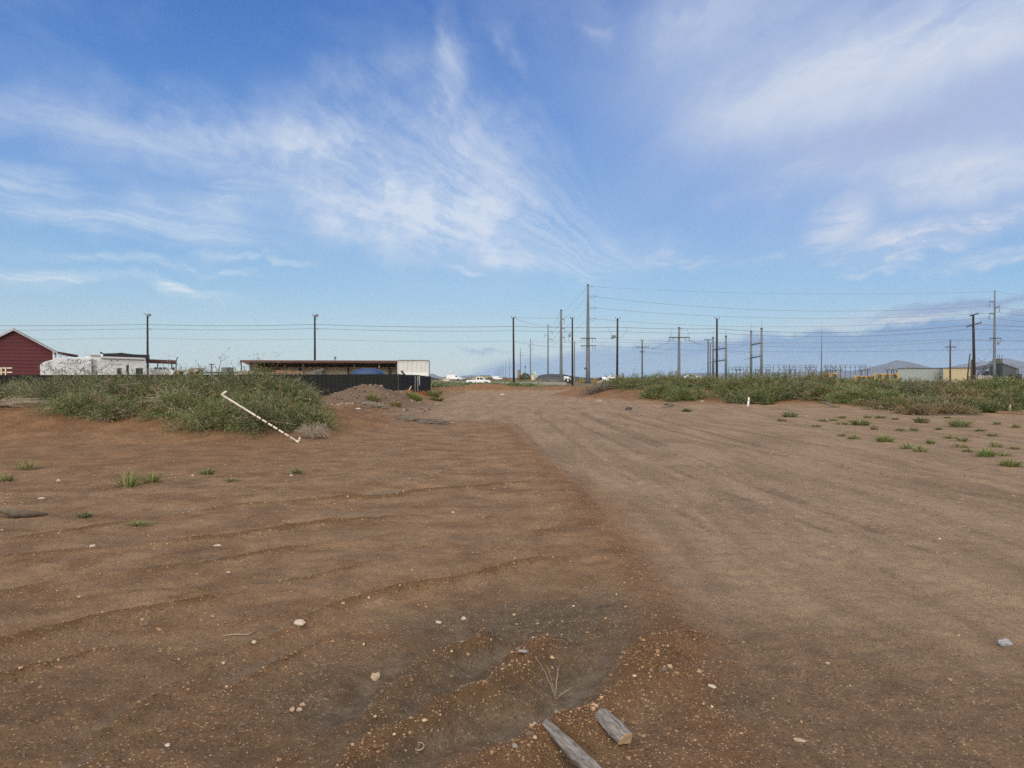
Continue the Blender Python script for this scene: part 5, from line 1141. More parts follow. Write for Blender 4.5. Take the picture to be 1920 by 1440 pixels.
shed('long pale grey-green metal building left of the cream one','metal_building',1683,1767,691,205,'paleteal',door=(1761,1765,706)); shed('plain cream-walled building behind the right bank','cream_building',1768.5,1828,690.5,195,'cream',ribs=40)
# quarry plant
Y = 330; root = T('quarry_plant','grey aggregate plant with sloping conveyors at the right edge','quarry plant',(gx(1880,Y),Y,0))
def truss(pa, ya, pb, yb, w_, dy=0):
    p = np.array((gx(pa,Y),Y+dy,gz(ya,Y))); q = np.array((gx(pb,Y),Y+dy,gz(yb,Y))); mb = MB(); mb.bar(p,q,.9,.25); mb.bar(p+np.array((0,0,w_)),q+np.array((0,0,w_)),.25,.2); n = 9
    for i in range(n): a = p+(q-p)*i/n; b = p+(q-p)*(i+1)/n; mb.bar(a,b+np.array((0,0,w_)),.15); mb.bar(a,a+np.array((0,0,w_)),.12)
    mb.build('conveyor','steel_dark',root)
truss(1832,704,1866,680,1.6); truss(1836,694,1858,689,1.2,3); truss(1905,704,1886,684,1.4,4); truss(1925,700,1895,687,1.4,8)
for pa, ya, pb, yb, dy in ((1869,682,1898,692,-4),(1887,684,1926,695,6)):
    mb = MB(); p0, p1 = (gx(pa,Y),gz(ya,Y)), (gx(pb,Y),gz(yb,Y)); slab(mb,p0,p1,(Y+dy,Y+dy+7),.3); s = mb.build('hopper_roof','steel',root)
    MB().prism([(p0[0]+.3,2),(p1[0]-.4,2),(p1[0]-.4,p1[1]-.05),(p0[0]+.3,p0[1]-.15)],Y+dy+.5,Y+dy+6).build('hopper_wall','steel_dark',s)
mb = MB(); [mb.bar((gx(1869+i*4.4,Y),Y+j*2,0),(gx(1869+i*4.4,Y),Y+j*2,gz(672.5,Y)),.3) for i in range(3) for j in range(2)]; [mb.bar((gx(1868.5,Y),Y-.2,gz(y_,Y)),(gx(1878.5,Y),Y-.2,gz(y_,Y)),.22) for y_ in (674,678,683,690)]; mb.build('tower_frame','steel_dark',root)
MB().box(gx(1869,Y),gx(1878,Y),Y+.2,Y+3,gz(681,Y),gz(673,Y)).build('tower_bin','tan',root)
for px in (1870.5,1874,1878.5): MB().cyl((gx(px,Y),Y,gz(673,Y)),(gx(px,Y),Y,gz(664.5,Y)),.12).build('mast','steel_dark',root)
for px, w_, h_, y_ in ((1840,4,700,-3),(1848,5,696,-2),(1855,4,702,-4),(1882,6,702,-6),(1893,6,701,-6),(1860,5,699,1)): MB().box(gx(px,Y),gx(px+w_,Y),Y+y_,Y+y_+3,0,gz(h_,Y)).build('machine_box','dark',root,bevel=.1)
for px in (1846,1858,1884,1898,1912): MB().bar((gx(px,Y),Y+1,0),(gx(px,Y),Y+1,gz(690,Y)),.35).build('leg','steel_dark',root)
Y = 310; mb = MB(); 
for i, px in enumerate((1834,1838,1842,1846,1850,1855,1859)): tag(MB().box(gx(px,Y),gx(px+3.4,Y),Y,Y+1.2,0,gz(704.8-(i % 3)*.5,Y)).build('concrete_block','concrete',loc=(gx(px,Y),Y,0),bevel=.05),'pale concrete block in the low row at the foot of the quarry plant','block','blocks before the quarry plant')
# ------------------------------------------------------------------ middle distance, centre
def vehicle(label, name, cat, px, Y, Lm, side=1, kind='pickup', m='car', base=0.0, yaw=0.0):
    root = T(name,label,cat,(gx(px,Y),Y,base)); root.rotation_euler = (0,0,yaw); x0 = gx(px,Y); k = Lm/5.6
    P = lambda pts: [(x0+side*a*k, base+b*k) for a, b in pts]
    if kind == 'pickup':
        body = [(-2.8,.55),(-2.78,1.08),(-.55,1.12),(1.0,1.15),(2.5,1.02),(2.75,.85),(2.78,.5)]; cab = [(-.62,1.10),(-.50,1.72),(-.3,1.84),(.75,1.84),(1.0,1.74),(1.62,1.13)]
    elif kind == 'van':
        body = [(-2.8,.5),(-2.8,1.2),(1.6,1.25),(2.6,1.05),(2.78,.8),(2.78,.5)]; cab = [(-2.75,1.19),(-2.7,2.2),(.8,2.25),(1.3,2.1),(1.9,1.2)]
    else:
        body = [(-2.6,.45),(-2.6,.95),(-1.5,1.0),(1.2,1.0),(2.4,.9),(2.55,.45)]; cab = [(-1.9,.98),(-1.2,1.48),(.3,1.5),(1.25,1.0)]
    W_ = .95*k
    MB().prism(P(body),Y-W_,Y+W_).build('body',m,root,bevel=.06*k); MB().prism(P(cab),Y-W_*.88,Y+W_*.88).build('cab',m,root,bevel=.05*k)
    wins = {'pickup':(((-.36,1.2),(-.32,1.66),(.2,1.68),(.2,1.2)),((.34,1.2),(.34,1.68),(.78,1.66),(1.3,1.2))),'van':(((.6,1.4),(.6,1.95),(1.1,1.95),(1.6,1.4)),),'car':(((-1.5,1.04),(-1.1,1.38),(-.5,1.4),(-.5,1.04)),((-.35,1.04),(-.35,1.4),(.2,1.4),(.95,1.04)))}[kind]
    for w_ in wins: MB().prism(P(w_),Y-W_*.88-.012,Y-W_*.88-.003).build('window','glass',root)
    for wx in (-1.75,1.75):
        wh = MB().tube([(x0+side*wx*k,Y-W_-.02,base+.39*k),(x0+side*wx*k,Y-W_+.25,base+.39*k)],.39*k,18).build('wheel','rubber',root); MB().tube([(x0+side*wx*k,Y-W_-.04,base+.39*k),(x0+side*wx*k,Y-W_-.022,base+.39*k)],.22*k,12).build('rim','steel',wh)
    MB().box(x0+min(side*2.70*k,side*2.80*k),x0+max(side*2.70*k,side*2.80*k),Y-W_*.9,Y-W_*.5,base+.75*k,base+.92*k).build('headlight','ceramic',root) if kind == 'pickup' else None
    return root
vehicle('white crew-cab pickup truck standing behind the orange dirt berm','pickup_truck','pickup truck',897.5,150,4.9,1,'pickup',base=.05)
fv = 'vehicles parked far beyond the berm'
for i, (px, Y, l, k_, m_, lab) in enumerate(((851,330,6.5,'van','car','white box van far off between tan stacks and the long tan building'),(863,340,5,'pickup','car','white far-off pickup right of the white box van'),(812,300,5,'car','dark','dark car far off near the end of the black screen fence'),(917,360,5,'car','dark','dark car far off behind the white pickup cab'),(1298,190,4.8,'car','car','white car whose roof shows over the right bank'),(1148,175,4,'car','car','white car half hidden behind the left end of the right bank'),(933,380,5,'van','car','pale van far off among the row of distant poles'),(946,390,5,'car','rust','reddish car far off left of the dark wooden pole'))):
    o = vehicle(lab,'parked_van' if k_ == 'van' else 'parked_car' if k_ == 'car' else 'pickup_truck',{'van':'van','car':'car','pickup':'pickup truck'}[k_],px,Y,l,(-1)**i,k_,m_,base=1.0 if px in (1298,1148) else .2); o['group'] = fv
# tan stacks / containers and long building
for i, (pa, pb, t_, Y, m_, lab) in enumerate(((817,829,711.0,300,'tan','tan container far off, leftmost beyond the black screen fence'),(826,836,707.8,320,'concrete','grey container far off, stacked behind the leftmost tan one'),(831,843,711.0,310,'beige','beige container far off with an orange digger beside it'),(838,846,706.5,335,'tan','taller tan container far off, right of the beige one'),(868,874,710.5,330,'steel_dark','dark grey container far off left of the pickup'))):
    root = T('container',lab,'container',(gx((pa+pb)/2,Y),Y,0),'containers in the far yard'); MB().corr((gx(pa,Y),Y),(gx(pb,Y),Y),.1,gz(t_,Y),.4,.05).build('side_panel',m_,root); MB().box(gx(pa,Y)+.02,gx(pb,Y)-.02,Y+.08,Y+2.4,.1,gz(t_,Y)-.05).build('box',m_,root); MB().box(gx(pa,Y)-.03,gx(pb,Y)+.03,Y-.05,Y+2.5,gz(t_,Y),gz(t_,Y)+.1).build('top_rail','steel_dark',root)
Y = 420; root = T('tan_warehouse','long low tan warehouse with sloping ends beyond the pickup','building',(gx(906,Y),Y,0)); MB().prism([(gx(882,Y),-.3),(gx(888,Y),gz(706,Y)),(gx(896,Y),gz(705.2,Y)),(gx(918,Y),gz(705.2,Y)),(gx(925,Y),gz(707,Y)),(gx(928,Y),-.3)],Y,Y+25).build('wall','tan',root); MB().box(gx(899,Y),gx(917,Y),Y+3,Y+20,gz(705.4,Y),gz(704,Y)).build('roof_ridge','dark',root)
Y = 155; root = T('block_wall','long low grey concrete wall behind the dirt berms','wall',(gx(960,Y),Y,0)); mb = MB(); xs_ = np.linspace(gx(812,Y+95),gx(1062,Y),14)
for i in range(13): ya, yb = Y+95-95*(i/13)**.6, Y+95-95*((i+1)/13)**.6; mb.quadbox([(xs_[i],ya,-.3),(xs_[i+1],yb,-.3),(xs_[i+1],yb+.3,-.3),(xs_[i],ya+.3,-.3),(xs_[i],ya,.55),(xs_[i+1],yb,.55),(xs_[i+1],yb+.3,.55),(xs_[i],ya+.3,.55)])
mb.build('wall','concrete',root)
# chain-link fence
Y = 170; root = T('chain_link_fence','grey chain-link fence beside the white truck beyond the berms','fence',(gx(1035,Y),Y,0)); xa, xb = gx(1008,Y), gx(1058,Y)
for t in np.linspace(0,1,9): MB().cyl((xa+(xb-xa)*t,Y,0),(xa+(xb-xa)*t,Y,gz(708.3,Y)),.05,6).build('post','steel',root)
mb = MB(); mb.bar((xa,Y,gz(708.5,Y)),(xb,Y,gz(708.5,Y)),.06); mb.build('top_rail','steel',root)
mb = MB(); n = 30
for i in range(-6,n):
    for s in (0,1):
        a, b = xa+(xb-xa)*i/n, xa+(xb-xa)*(i+6)/n; z0, z1 = .05, gz(708.8,Y)
        if s: a, b = b, a
        lo, hi = max(xa,min(a,b)), min(xb,max(a,b)); f_ = lambda xx: z0+(z1-z0)*(xx-a)/(b-a); mb.bar((lo,Y+.02*s,f_(lo)),(hi,Y+.02*s,f_(hi)),.018)
mb.build('mesh','steel',root)
# white cab-over truck
Y = 180; root = T('box_truck','white truck cab with dark windows beside the conduit pole','truck',(gx(1063,Y),Y,0)); MB().prism([(gx(1058,Y),.5),(gx(1058,Y),gz(705.5,Y)),(gx(1066,Y),gz(706,Y)),(gx(1070,Y),gz(710,Y)),(gx(1071.5,Y),gz(715,Y)),(gx(1071.5,Y),.5)],Y,Y+2.4).build('body','car',root,bevel=.08)
for a, b, c, d in ((1060,1064,712.5,709.5),(1065.5,1069,712.5,709.5)): MB().box(gx(a,Y),gx(b,Y),Y-.02,Y-.004,gz(c,Y),gz(d,Y)).build('window','glass',root)
MB().box(gx(1059,Y),gx(1065,Y),Y-.015,Y-.004,gz(716.5,Y),gz(715,Y)).build('stripe','steel_dark',root)
for px in (1060.5,1069): MB().tube([(gx(px,Y),Y-.03,.5),(gx(px,Y),Y+.3,.5)],.5,16).build('wheel','rubber',root)
# yellow bollards
for px, Y, lab in ((1088.2,183,'leftmost of four yellow bollards round the tallest grey pole'),(1092.8,180,'second from left of four yellow bollards round the tallest grey pole'),(1113.2,183,'third from left of four yellow bollards round the tallest grey pole'),(1117,180,'rightmost of four yellow bollards round the tallest grey pole')):
    root = T('bollard',lab,'bollard',(gx(px,Y),Y,0),'yellow bollards'); MB().lathe((gx(px,Y),Y,-.1),[(.15,0),(.15,1.35),(.11,1.43),(.03,1.46)],10).build('post','yellow',root,True); MB().lathe((gx(px,Y),Y,.95),[(.158,0),(.158,.15)],10).build('band','dark',root)
# silo, house, round tree, light mast
Y = 430; x = gx(973,Y); root = T('brown_silo','dark brown silo left of the round dark tree','silo',(x,Y,0)); MB().lathe((x,Y,0),[(.85,0),(.85,gz(695,Y)-.2)],14).build('shell','timber',root,True); MB().lathe((x,Y,gz(695,Y)-.2),[(.9,0),(.9,.15),(.1,.5)],14).build('cap','dark',root)
x = gx(1003.5,Y); root = T('cream_silo','pale cream silo right of the round dark tree','silo',(x,Y,0)); MB().lathe((x,Y,0),[(.55,0),(.55,gz(699,Y))],14).build('shell','cream',root,True); MB().lathe((x,Y,gz(699,Y)),[(.6,0),(.3,.45),(.05,.6)],14).build('cap','beige',root)
root = T('pink_house','small pinkish house between the round dark tree and the cream silo','house',(gx(999,Y),Y+4,0)); MB().prism([(gx(996,Y),0),(gx(996,Y),gz(703,Y)),(gx(999,Y),gz(701,Y)),(gx(1002,Y),gz(703,Y)),(gx(1002,Y),0)],Y+3,Y+9).build('wall','beige',root); slab(slab(MB(),(gx(999,Y),gz(701,Y)+.02),(gx(995.5,Y),gz(703.4,Y)+.02),(Y+2.7,Y+9.3),.15),(gx(999,Y),gz(701,Y)+.02),(gx(1002.5,Y),gz(703.4,Y)+.02),(Y+2.7,Y+9.3),.15).build('roof','maroon',root)
def far_tree(px, Y, top, w_, lab, n=900, tone=1.0):
    x = gx(px,Y); zt = gz(top,Y); r = w_/2*Y/F; root = T('round_tree',lab,'tree',(x,Y,0)); MB().tube([(x,Y,-.2),(x+.1,Y,zt*.35),(x,Y,zt*.6)],[.3,.22,.1],7).build('trunk','bark',root)
    u = rng.normal(size=(n,3)); u /= np.linalg.norm(u,axis=1)[:,None]; rad = rng.uniform(.55,1,n)*(1+.2*np.sin(4*u[:,0]+3*u[:,2])); P_ = np.stack([x+u[:,0]*r*rad,Y+u[:,1]*r*rad,zt*.55+u[:,2]*zt*.46*rad],-1); D_ = u+rng.normal(0,.6,(n,3)); D_ /= np.linalg.norm(D_,axis=1)[:,None]
    C = GREENS[rng.choice(6,n)]*rng.uniform(.45,.9,(n,1))*tone; C[:,3] = 1; V,Fc,CC = leaf_tris(P_,D_,rng.uniform(.4,.8,n),rng.uniform(.25,.45,n),C); mesh_np('crown',V,Fc,M['leaf'],root,CC); return root
far_tree(985.5,430,700,17,'dark round tree between the brown silo and the pink house'); far_tree(978,440,704,7,'smaller dark tree squeezed between the brown silo and the round tree',400)
Y = 425; x = gx(984.7,Y); root = T('light_mast','tall light mast with a lamp cluster behind the dark round tree','mast',(x,Y,0)); MB().tube([(x,Y,0),(x,Y,gz(688,Y))],[.2,.12],7).build('shaft','steel_dark',root); MB().box(x-.45,x+.45,Y-.3,Y+.3,gz(688.5,Y),gz(686.5,Y)).build('lamp_cluster','dark',root)
# white tank and tyre at the left end of the right bank
Y = 160; root = T('water_trailer','white tank trailer with a dark tyre behind the left end of the right bank','trailer',(gx(1130,Y),Y,.4)); MB().tube([(gx(1127,Y),Y+.9,gz(711.5,Y)),(gx(1143,Y),Y+.9,gz(711.5,Y))],.55,14).build('tank','car',root,True); MB().box(gx(1121,Y),gx(1144,Y),Y+.3,Y+1.5,gz(717.5,Y),gz(715.5,Y)).build('chassis','beige',root)
MB().tube([(gx(1126,Y),Y-.1,gz(710,Y)),(gx(1126,Y),Y+.15,gz(710,Y))],.33,16).build('spare_tyre','rubber',root); MB().tube([(gx(1133,Y),Y+.2,.45),(gx(1133,Y),Y+.5,.45)],.42,16).build('wheel','rubber',root)
# ------------------------------------------------------------------ terrain far off
def ridge_mesh(name, prof, Y, depth, m, seed, zbase=-5, n=220):
    px = np.array([p[0] for p in prof]); py = np.array([p[1] for p in prof]); X_ = np.linspace(px[0],px[-1],n); t_ = np.interp(X_,px,py); h = np.maximum((HZ-t_)*Y/F+1.5,0); xs = (X_-960)*Y/F
    rows = np.linspace(-1,1,41); V = []
    for r in rows:
        k = max(0,1-abs(r))**1.15; nz = vnoise(xs,np.full(n,r*depth),1/(260*Y/8000),seed)+.5*vnoise(xs,np.full(n,r*depth),1/(110*Y/8000),seed+1)
        V.append(np.stack([xs+0*xs,np.full(n,Y+r*depth),zbase+(h-zbase)*k*(1+.16*nz*(1-k*.9))],-1))
    V = np.array(V).reshape(-1,3); i = np.arange(41*n).reshape(41,n); Fc = np.stack([i[:-1,:-1],i[:-1,1:],i[1:,1:],i[1:,:-1]],-1).reshape(-1,4)
    o = mesh_np(name,V,Fc,m,smooth=True); return tag(o,kind='structure')
M['mount'] = mat('haze_tinted_rock',(.10,.115,.16,1),.95,.3,.003); M['slag'] = mat('dark_slag',(.045,.042,.045,1),.95,.3,.15)  # mountain colour carries part of the distance haze as painted blue
ridge_mesh('mountains',[(1150,709),(1240,706),(1285,700.5),(1325,698.5),(1345,699.5),(1400,699),(1460,698),(1530,696),(1562,694),(1592,695.5),(1618,693),(1638,687.5),(1650,684),(1664,681.5),(1676,676.5),(1682,675.4),(1690,677),(1698,677.5),(1712,683),(1722,688.5),(1740,691.5),(1765,691),(1788,686),(1806,682.5),(1825,679),(1838,676.3),(1850,678),(1865,673.5),(1880,670.8),(1893,672),(1905,675),(1920,681),(1960,688),(2060,695),(2200,705),(2300,709)],7600,1200,M['mount'],3,n=420)
ridge_mesh('mountains',[(792,709),(800,704),(806,701.2),(812,700.6),(818,703),(823,706),(840,707.5),(858,706.5),(872,704.5),(885,703.5),(898,704.5),(915,706),(960,709)],8400,900,M['mount'],8,n=160)
ridge_mesh('hill',[(1006,709),(1010,704),(1020,702),(1032,701),(1050,701.5),(1060,702),(1072,705),(1090,707),(1120,710)],560,40,M['slag'],5,n=90)
# scrub between the berms and the horizon
n = 5200; Y_ = np.exp(rng.uniform(math.log(95),math.log(900),n)); X_ = rng.uniform(-.9,.9,n)*Y_; k = ~((np.abs(X_-14) < 10) & (Y_ < 200)); X_, Y_ = X_[k], Y_[k]; n = len(X_); q = 26
sz = rng.uniform(.4,1.1,n); off = rng.normal(0,1,(n,q,3))*np.array((.55,.55,.22)); P_ = np.stack([X_,Y_,np.zeros(n)],-1)[:,None]+off*sz[:,None,None]; P_[...,2] = np.abs(P_[...,2]); D_ = rng.normal(0,1,(n*q,3))+np.array((0,0,1.)); D_ /= np.linalg.norm(D_,axis=1)[:,None]
C = np.repeat(GREENS[rng.choice(6,n)],q,0)*rng.uniform(.6,1.2,(n*q,1)); C[:,3] = 1; V,Fc,CC = leaf_tris(P_.reshape(-1,3),D_,rng.uniform(.2,.5,n*q),rng.uniform(.08,.2,n*q),C)
tag(mesh_np('scrub',V,Fc,M['leaf'],None,CC),'low grey-green desert scrub covering the flat land beyond the berms','scrub',kind='stuff')
# the air
hz_ = bpy.data.materials.new('haze'); hz_.use_nodes = True; nn = hz_.node_tree.nodes; nn.remove(nn['Principled BSDF']); pv = nn.new('ShaderNodeVolumePrincipled'); pv.inputs['Color'].default_value = (.70,.82,1,1); pv.inputs['Density'].default_value = HAZE; pv.inputs['Anisotropy'].default_value = 0.0
hz_.node_tree.links.new(pv.outputs[0], nn['Material Output'].inputs['Volume'])
if HAZE: tag(MB().box(-9700,9700,-9700,9700,-7,260).build('haze',hz_),'pale blue desert air','haze',kind='stuff')
# ------------------------------------------------------------------ sky, sun, air, camera
SUN_EL, SUN_AZ = R(14), R(192)     # azimuth clockwise from straight ahead: behind the camera, a little left
w = bpy.data.worlds.new('World'); scene.world = w; w.use_nodes = True
nt = w.node_tree; N = nt.nodes; L = nt.links; bg = N['Background']
STR = .1
bg.inputs['Strength'].default_value = STR
sky = N.new('ShaderNodeTexSky'); sky.sky_type = 'NISHITA'; sky.sun_disc = False
sky.sun_elevation = SUN_EL; sky.sun_rotation = SUN_AZ; sky.altitude = 1200; sky.air_density = 1.0; sky.dust_density = .6; sky.ozone_density = 1.6
def mth(op, a, b=None, clamp=False):
    q = N.new('ShaderNodeMath'); q.operation = op; q.use_clamp = clamp
    for i, v in enumerate((a, b)):
        if v is None: continue
        if isinstance(v, (int, float)): q.inputs[i].default_value = v
        else: L.new(v, q.inputs[i])
    return q.outputs[0]
def mixc(f, a, b, mode='MIX'):
    q = N.new('ShaderNodeMix'); q.data_type = 'RGBA'; q.blend_type = mode
    if isinstance(f, (int, float)): q.inputs[0].default_value = f
    else: L.new(f, q.inputs[0])
    for i, v in ((6, a), (7, b)):
        if isinstance(v, tuple): q.inputs[i].default_value = v
        else: L.new(v, q.inputs[i])
    return q.outputs[2]
def rmp(v, a, b, lo=0.0, hi=1.0):
    q = N.new('ShaderNodeMapRange'); q.interpolation_type = 'SMOOTHSTEP'; L.new(v, q.inputs[0])
    for i, k in enumerate((a, b, lo, hi)): q.inputs[i+1].default_value = k
    return q.outputs[0]
tc = N.new('ShaderNodeTexCoord'); sp = N.new('ShaderNodeSeparateXYZ'); L.new(tc.outputs['Generated'], sp.inputs[0])
AZ = mth('ARCTAN2', sp.outputs[0], sp.outputs[1]); EL = mth('ARCSINE', sp.outputs[2])
cv = N.new('ShaderNodeCombineXYZ'); L.new(AZ, cv.inputs[0]); L.new(EL, cv.inputs[1]); AE = cv.outputs[0]   # the sky's own azimuth and height
def ang(px, py):
    a = math.atan((px-960)/F); return a, math.atan((HZ-py)/F*math.cos(a))
def mapping(vec, loc=(0,0), rot=0.0, sc=(1,1)):
    q = N.new('ShaderNodeMapping'); q.vector_type = 'TEXTURE'; L.new(vec, q.inputs['Vector'])
    q.inputs['Location'].default_value = (loc[0], loc[1], 0); q.inputs['Rotation'].default_value = (0,0,rot); q.inputs['Scale'].default_value = (sc[0], sc[1], 1)
    return q.outputs[0]
def noise(vec, scale=1, detail=8, rough=.6, dist=0.0, lac=2.0):
    n = N.new('ShaderNodeTexNoise'); n.noise_dimensions = '2D'; L.new(vec, n.inputs['Vector'])
    for k, v in (('Scale',scale),('Detail',detail),('Roughness',rough),('Distortion',dist),('Lacunarity',lac)): n.inputs[k].default_value = v
    return n
def warp(vec, amount, scale):
    n = noise(vec, scale, 4, .6); s = N.new('ShaderNodeVectorMath'); s.operation = 'SUBTRACT'; L.new(n.outputs['Color'], s.inputs[0]); s.inputs[1].default_value = (.5,.5,.5)
    k = N.new('ShaderNodeVectorMath'); k.operation = 'SCALE'; L.new(s.outputs[0], k.inputs[0]); k.inputs['Scale'].default_value = amount
    a = N.new('ShaderNodeVectorMath'); a.operation = 'ADD'; L.new(vec, a.inputs[0]); L.new(k.outputs[0], a.inputs[1]); return a.outputs[0]
AW = warp(AE, .10, 5.0)
def blob(px, py, rx, ry, rot=0, amt=1.0, soft=1.0, vec=None):   # a soft cloud region: centre and radii given as seen in the photo, rot in degrees (anticlockwise)
    a = ang(px, py); q = mapping(vec or AW, a, R(rot), (rx/F, ry/F))
    ln = N.new('ShaderNodeVectorMath'); ln.operation = 'LENGTH'; L.new(q, ln.inputs[0])
    return mth('MULTIPLY', rmp(ln.outputs['Value'], 1.0, 1.0-soft), amt)
def total(bs):
    o = bs[0]
    for b in bs[1:]: o = mth('ADD', o, b)
    return o
def streaks(rot, along, across, scale=1.0, lo=.40, hi=.68, detail=6, rough=.62, wa=.05, ws=6):
    return rmp(noise(mapping(warp(AE, wa, ws), (0,0), R(rot), (along, across)), scale, detail, rough, .2).outputs['Fac'], lo, hi)

K = 1/STR
def cl(r, g, b): c = lin(r, g, b); return (c[0]*K, c[1]*K, c[2]*K, 1)
# clear sky: the physical sky, graded towards the photographed blue
base = mixc(1.0, sky.outputs[0], SKYGAIN, 'MULTIPLY')
cr = N.new('ShaderNodeValToRGB'); L.new(mth('DIVIDE', EL, math.pi/2), cr.inputs[0])
els = cr.color_ramp.elements
stops = [(-.02,(176,196,206)),(0.0,(200,220,224)),(.035,(188,217,233)),(.075,(158,202,240)),(.13,(124,176,236)),(.20,(94,150,226)),(.30,(66,120,205)),(1.0,(40,80,160))]
while len(els) < len(stops)-1: els.new(.5)
for e, (pos, c) in zip(els, stops[1:]):
    e.position = pos; e.color = lin(*c)
grade = mixc(1.0, cr.outputs[0], (K, K, K, 1), 'MULTIPLY')
base = mixc(.8, base, grade)
# the clear part is deeper blue to the right
base = mixc(rmp(AZ, -.2, .7, 0, .35), base, mixc(1.0, base, (.62,.78,.96,1), 'MULTIPLY'))

c = base
# thin veil all over the middle
veil = mth('MULTIPLY', rmp(noise(mapping(AW, (0,0), R(-12), (.5,.22)), 1.0, 5, .6).outputs['Fac'], .42, .75), rmp(EL, .06, .2))
c = mixc(mth('MULTIPLY', veil, .20), c, cl(205,218,240))
# fan of cirrus that spreads up and left from low in the middle
FC = ang(1210, 535)
fo = mapping(warp(AE, .05, 7), FC); fs = N.new('ShaderNodeSeparateXYZ'); L.new(fo, fs.inputs[0])
fr = N.new('ShaderNodeVectorMath'); fr.operation = 'LENGTH'; L.new(fo, fr.inputs[0])
fa = mth('ARCTAN2', fs.outputs[1], mth('MULTIPLY', fs.outputs[0], -1))
fv = N.new('ShaderNodeCombineXYZ'); L.new(mth('MULTIPLY', fa, 6.5), fv.inputs[0]); L.new(mth('MULTIPLY', fr.outputs['Value'], 4.2), fv.inputs[1])
fv2 = N.new('ShaderNodeCombineXYZ'); L.new(mth('MULTIPLY', fa, 17), fv2.inputs[0]); L.new(mth('MULTIPLY', fr.outputs['Value'], 7), fv2.inputs[1])
ray1 = rmp(noise(warp(fv.outputs[0], .6, 1.3), 1.0, 5, .6).outputs['Fac'], .30, .75)
ray2 = rmp(noise(warp(fv2.outputs[0], .9, .9), 1.0, 5, .62).outputs['Fac'], .32, .74)
ray = mth('ADD', mth('MULTIPLY', ray1, .5), mth('MULTIPLY', ray2, .55))
fluff = rmp(noise(warp(AE, .06, 8), 9, 6, .66).outputs['Fac'], .34, .70)
m = total([blob(800,340,470,220,-16,.60), blob(560,285,560,110,-6,.45), blob(250,262,460,80,-3,.30), blob(960,430,360,110,-14,.62), blob(1010,494,140,30,-6,.70), blob(720,420,280,90,-12,.50),
           blob(850,140,55,210,6,.36), blob(720,115,230,60,16,.26), blob(880,240,170,120,-40,.18), blob(1170,460,190,50,-8,.30), blob(690,450,230,50,-16,.35), blob(300,400,420,60,-6,.35), blob(1000,170,240,200,0,.08), blob(960,90,20,80,15,.3), blob(830,50,30,80,20,.25)])
fan = mth('MULTIPLY', m, mth('ADD', mth('ADD', mth('MULTIPLY', ray, .50), mth('MULTIPLY', fluff, .48)), .14))
c = mixc(mth('MINIMUM', mth('MULTIPLY', fan, 1.08), .86), c, cl(222,232,246))
# level streaks on the left
st = streaks(-5, .36, .020, 1.0, .36, .72)
m = total([blob(200,265,560,70,-5,.25), blob(260,410,520,55,-7,.45), blob(90,385,260,40,-8,.30), blob(110,522,360,24,-3,.75), blob(310,535,130,11,-2,.55), blob(400,500,110,11,-8,.65), blob(500,487,130,11,-9,.5), blob(170,480,220,16,-3,.45), blob(440,395,130,60,20,.4), blob(30,525,130,26,0,.5), blob(100,320,40,60,60,.15), blob(880,510,70,10,-8,.7)])
c = mixc(mth('MINIMUM', mth('MULTIPLY', m, mth('ADD', .22, mth('MULTIPLY', st, .8))), .85), c, cl(228,238,247))
# broad soft veil, upper right, greyer underneath
so = rmp(noise(mapping(warp(AE, .12, 4), (0,0), R(28), (.42,.16)), 1.0, 5, .58).outputs['Fac'], .28, .70)
m = total([blob(1740,140,680,350,12,.85,1), blob(1380,60,420,200,20,.55), blob(1830,70,420,150,0,.35), blob(1900,300,380,190,0,.45), blob(1560,300,300,90,30,.18)])
veil_r = mth('MINIMUM', mth('MULTIPLY', m, mth('ADD', .42, mth('MULTIPLY', so, .62))), .93)
c = mixc(mth('MINIMUM', total([blob(1600,170,760,360,8,.52), blob(1250,40,420,200,10,.30), blob(1900,250,420,260,0,.25)]), .7), c, cl(176,196,232))
c = mixc(veil_r, c, cl(190,205,234))
lit = total([blob(1640,100,520,140,14,.80), blob(1850,350,260,75,-4,1.0), blob(1290,30,180,70,20,.4), blob(1890,60,230,90,0,.35)])
lf = rmp(noise(mapping(warp(AE, .12, 5), (0,0), R(18), (.30,.10)), 1.0, 6, .62).outputs['Fac'], .30, .66)
c = mixc(mth('MINIMUM', mth('MULTIPLY', lit, mth('ADD', .12, mth('MULTIPLY', lf, .85))), .8), c, cl(222,230,243))
c = mixc(mth('MULTIPLY', blob(1740,235,330,70,10,.5), so), c, cl(140,158,212))
# small bright wisps, middle right
st2 = streaks(7, .20, .035, 1.0, .38, .62)
m = total([blob(1810,455,210,34,3,1.0), blob(1580,445,95,55,25,.7), blob(1680,478,240,24,3,.55), blob(1880,492,160,14,3,.6), blob(1640,508,90,9,3,.6), blob(1430,500,100,12,3,.5), blob(1440,365,180,40,15,.28), blob(1095,40,45,60,70,.40), blob(1280,480,130,18,-10,.5)])
c = mixc(mth('MINIMUM', mth('MULTIPLY', m, mth('ADD', .15, mth('MULTIPLY', st2, .8))), .85), c, cl(226,230,240))
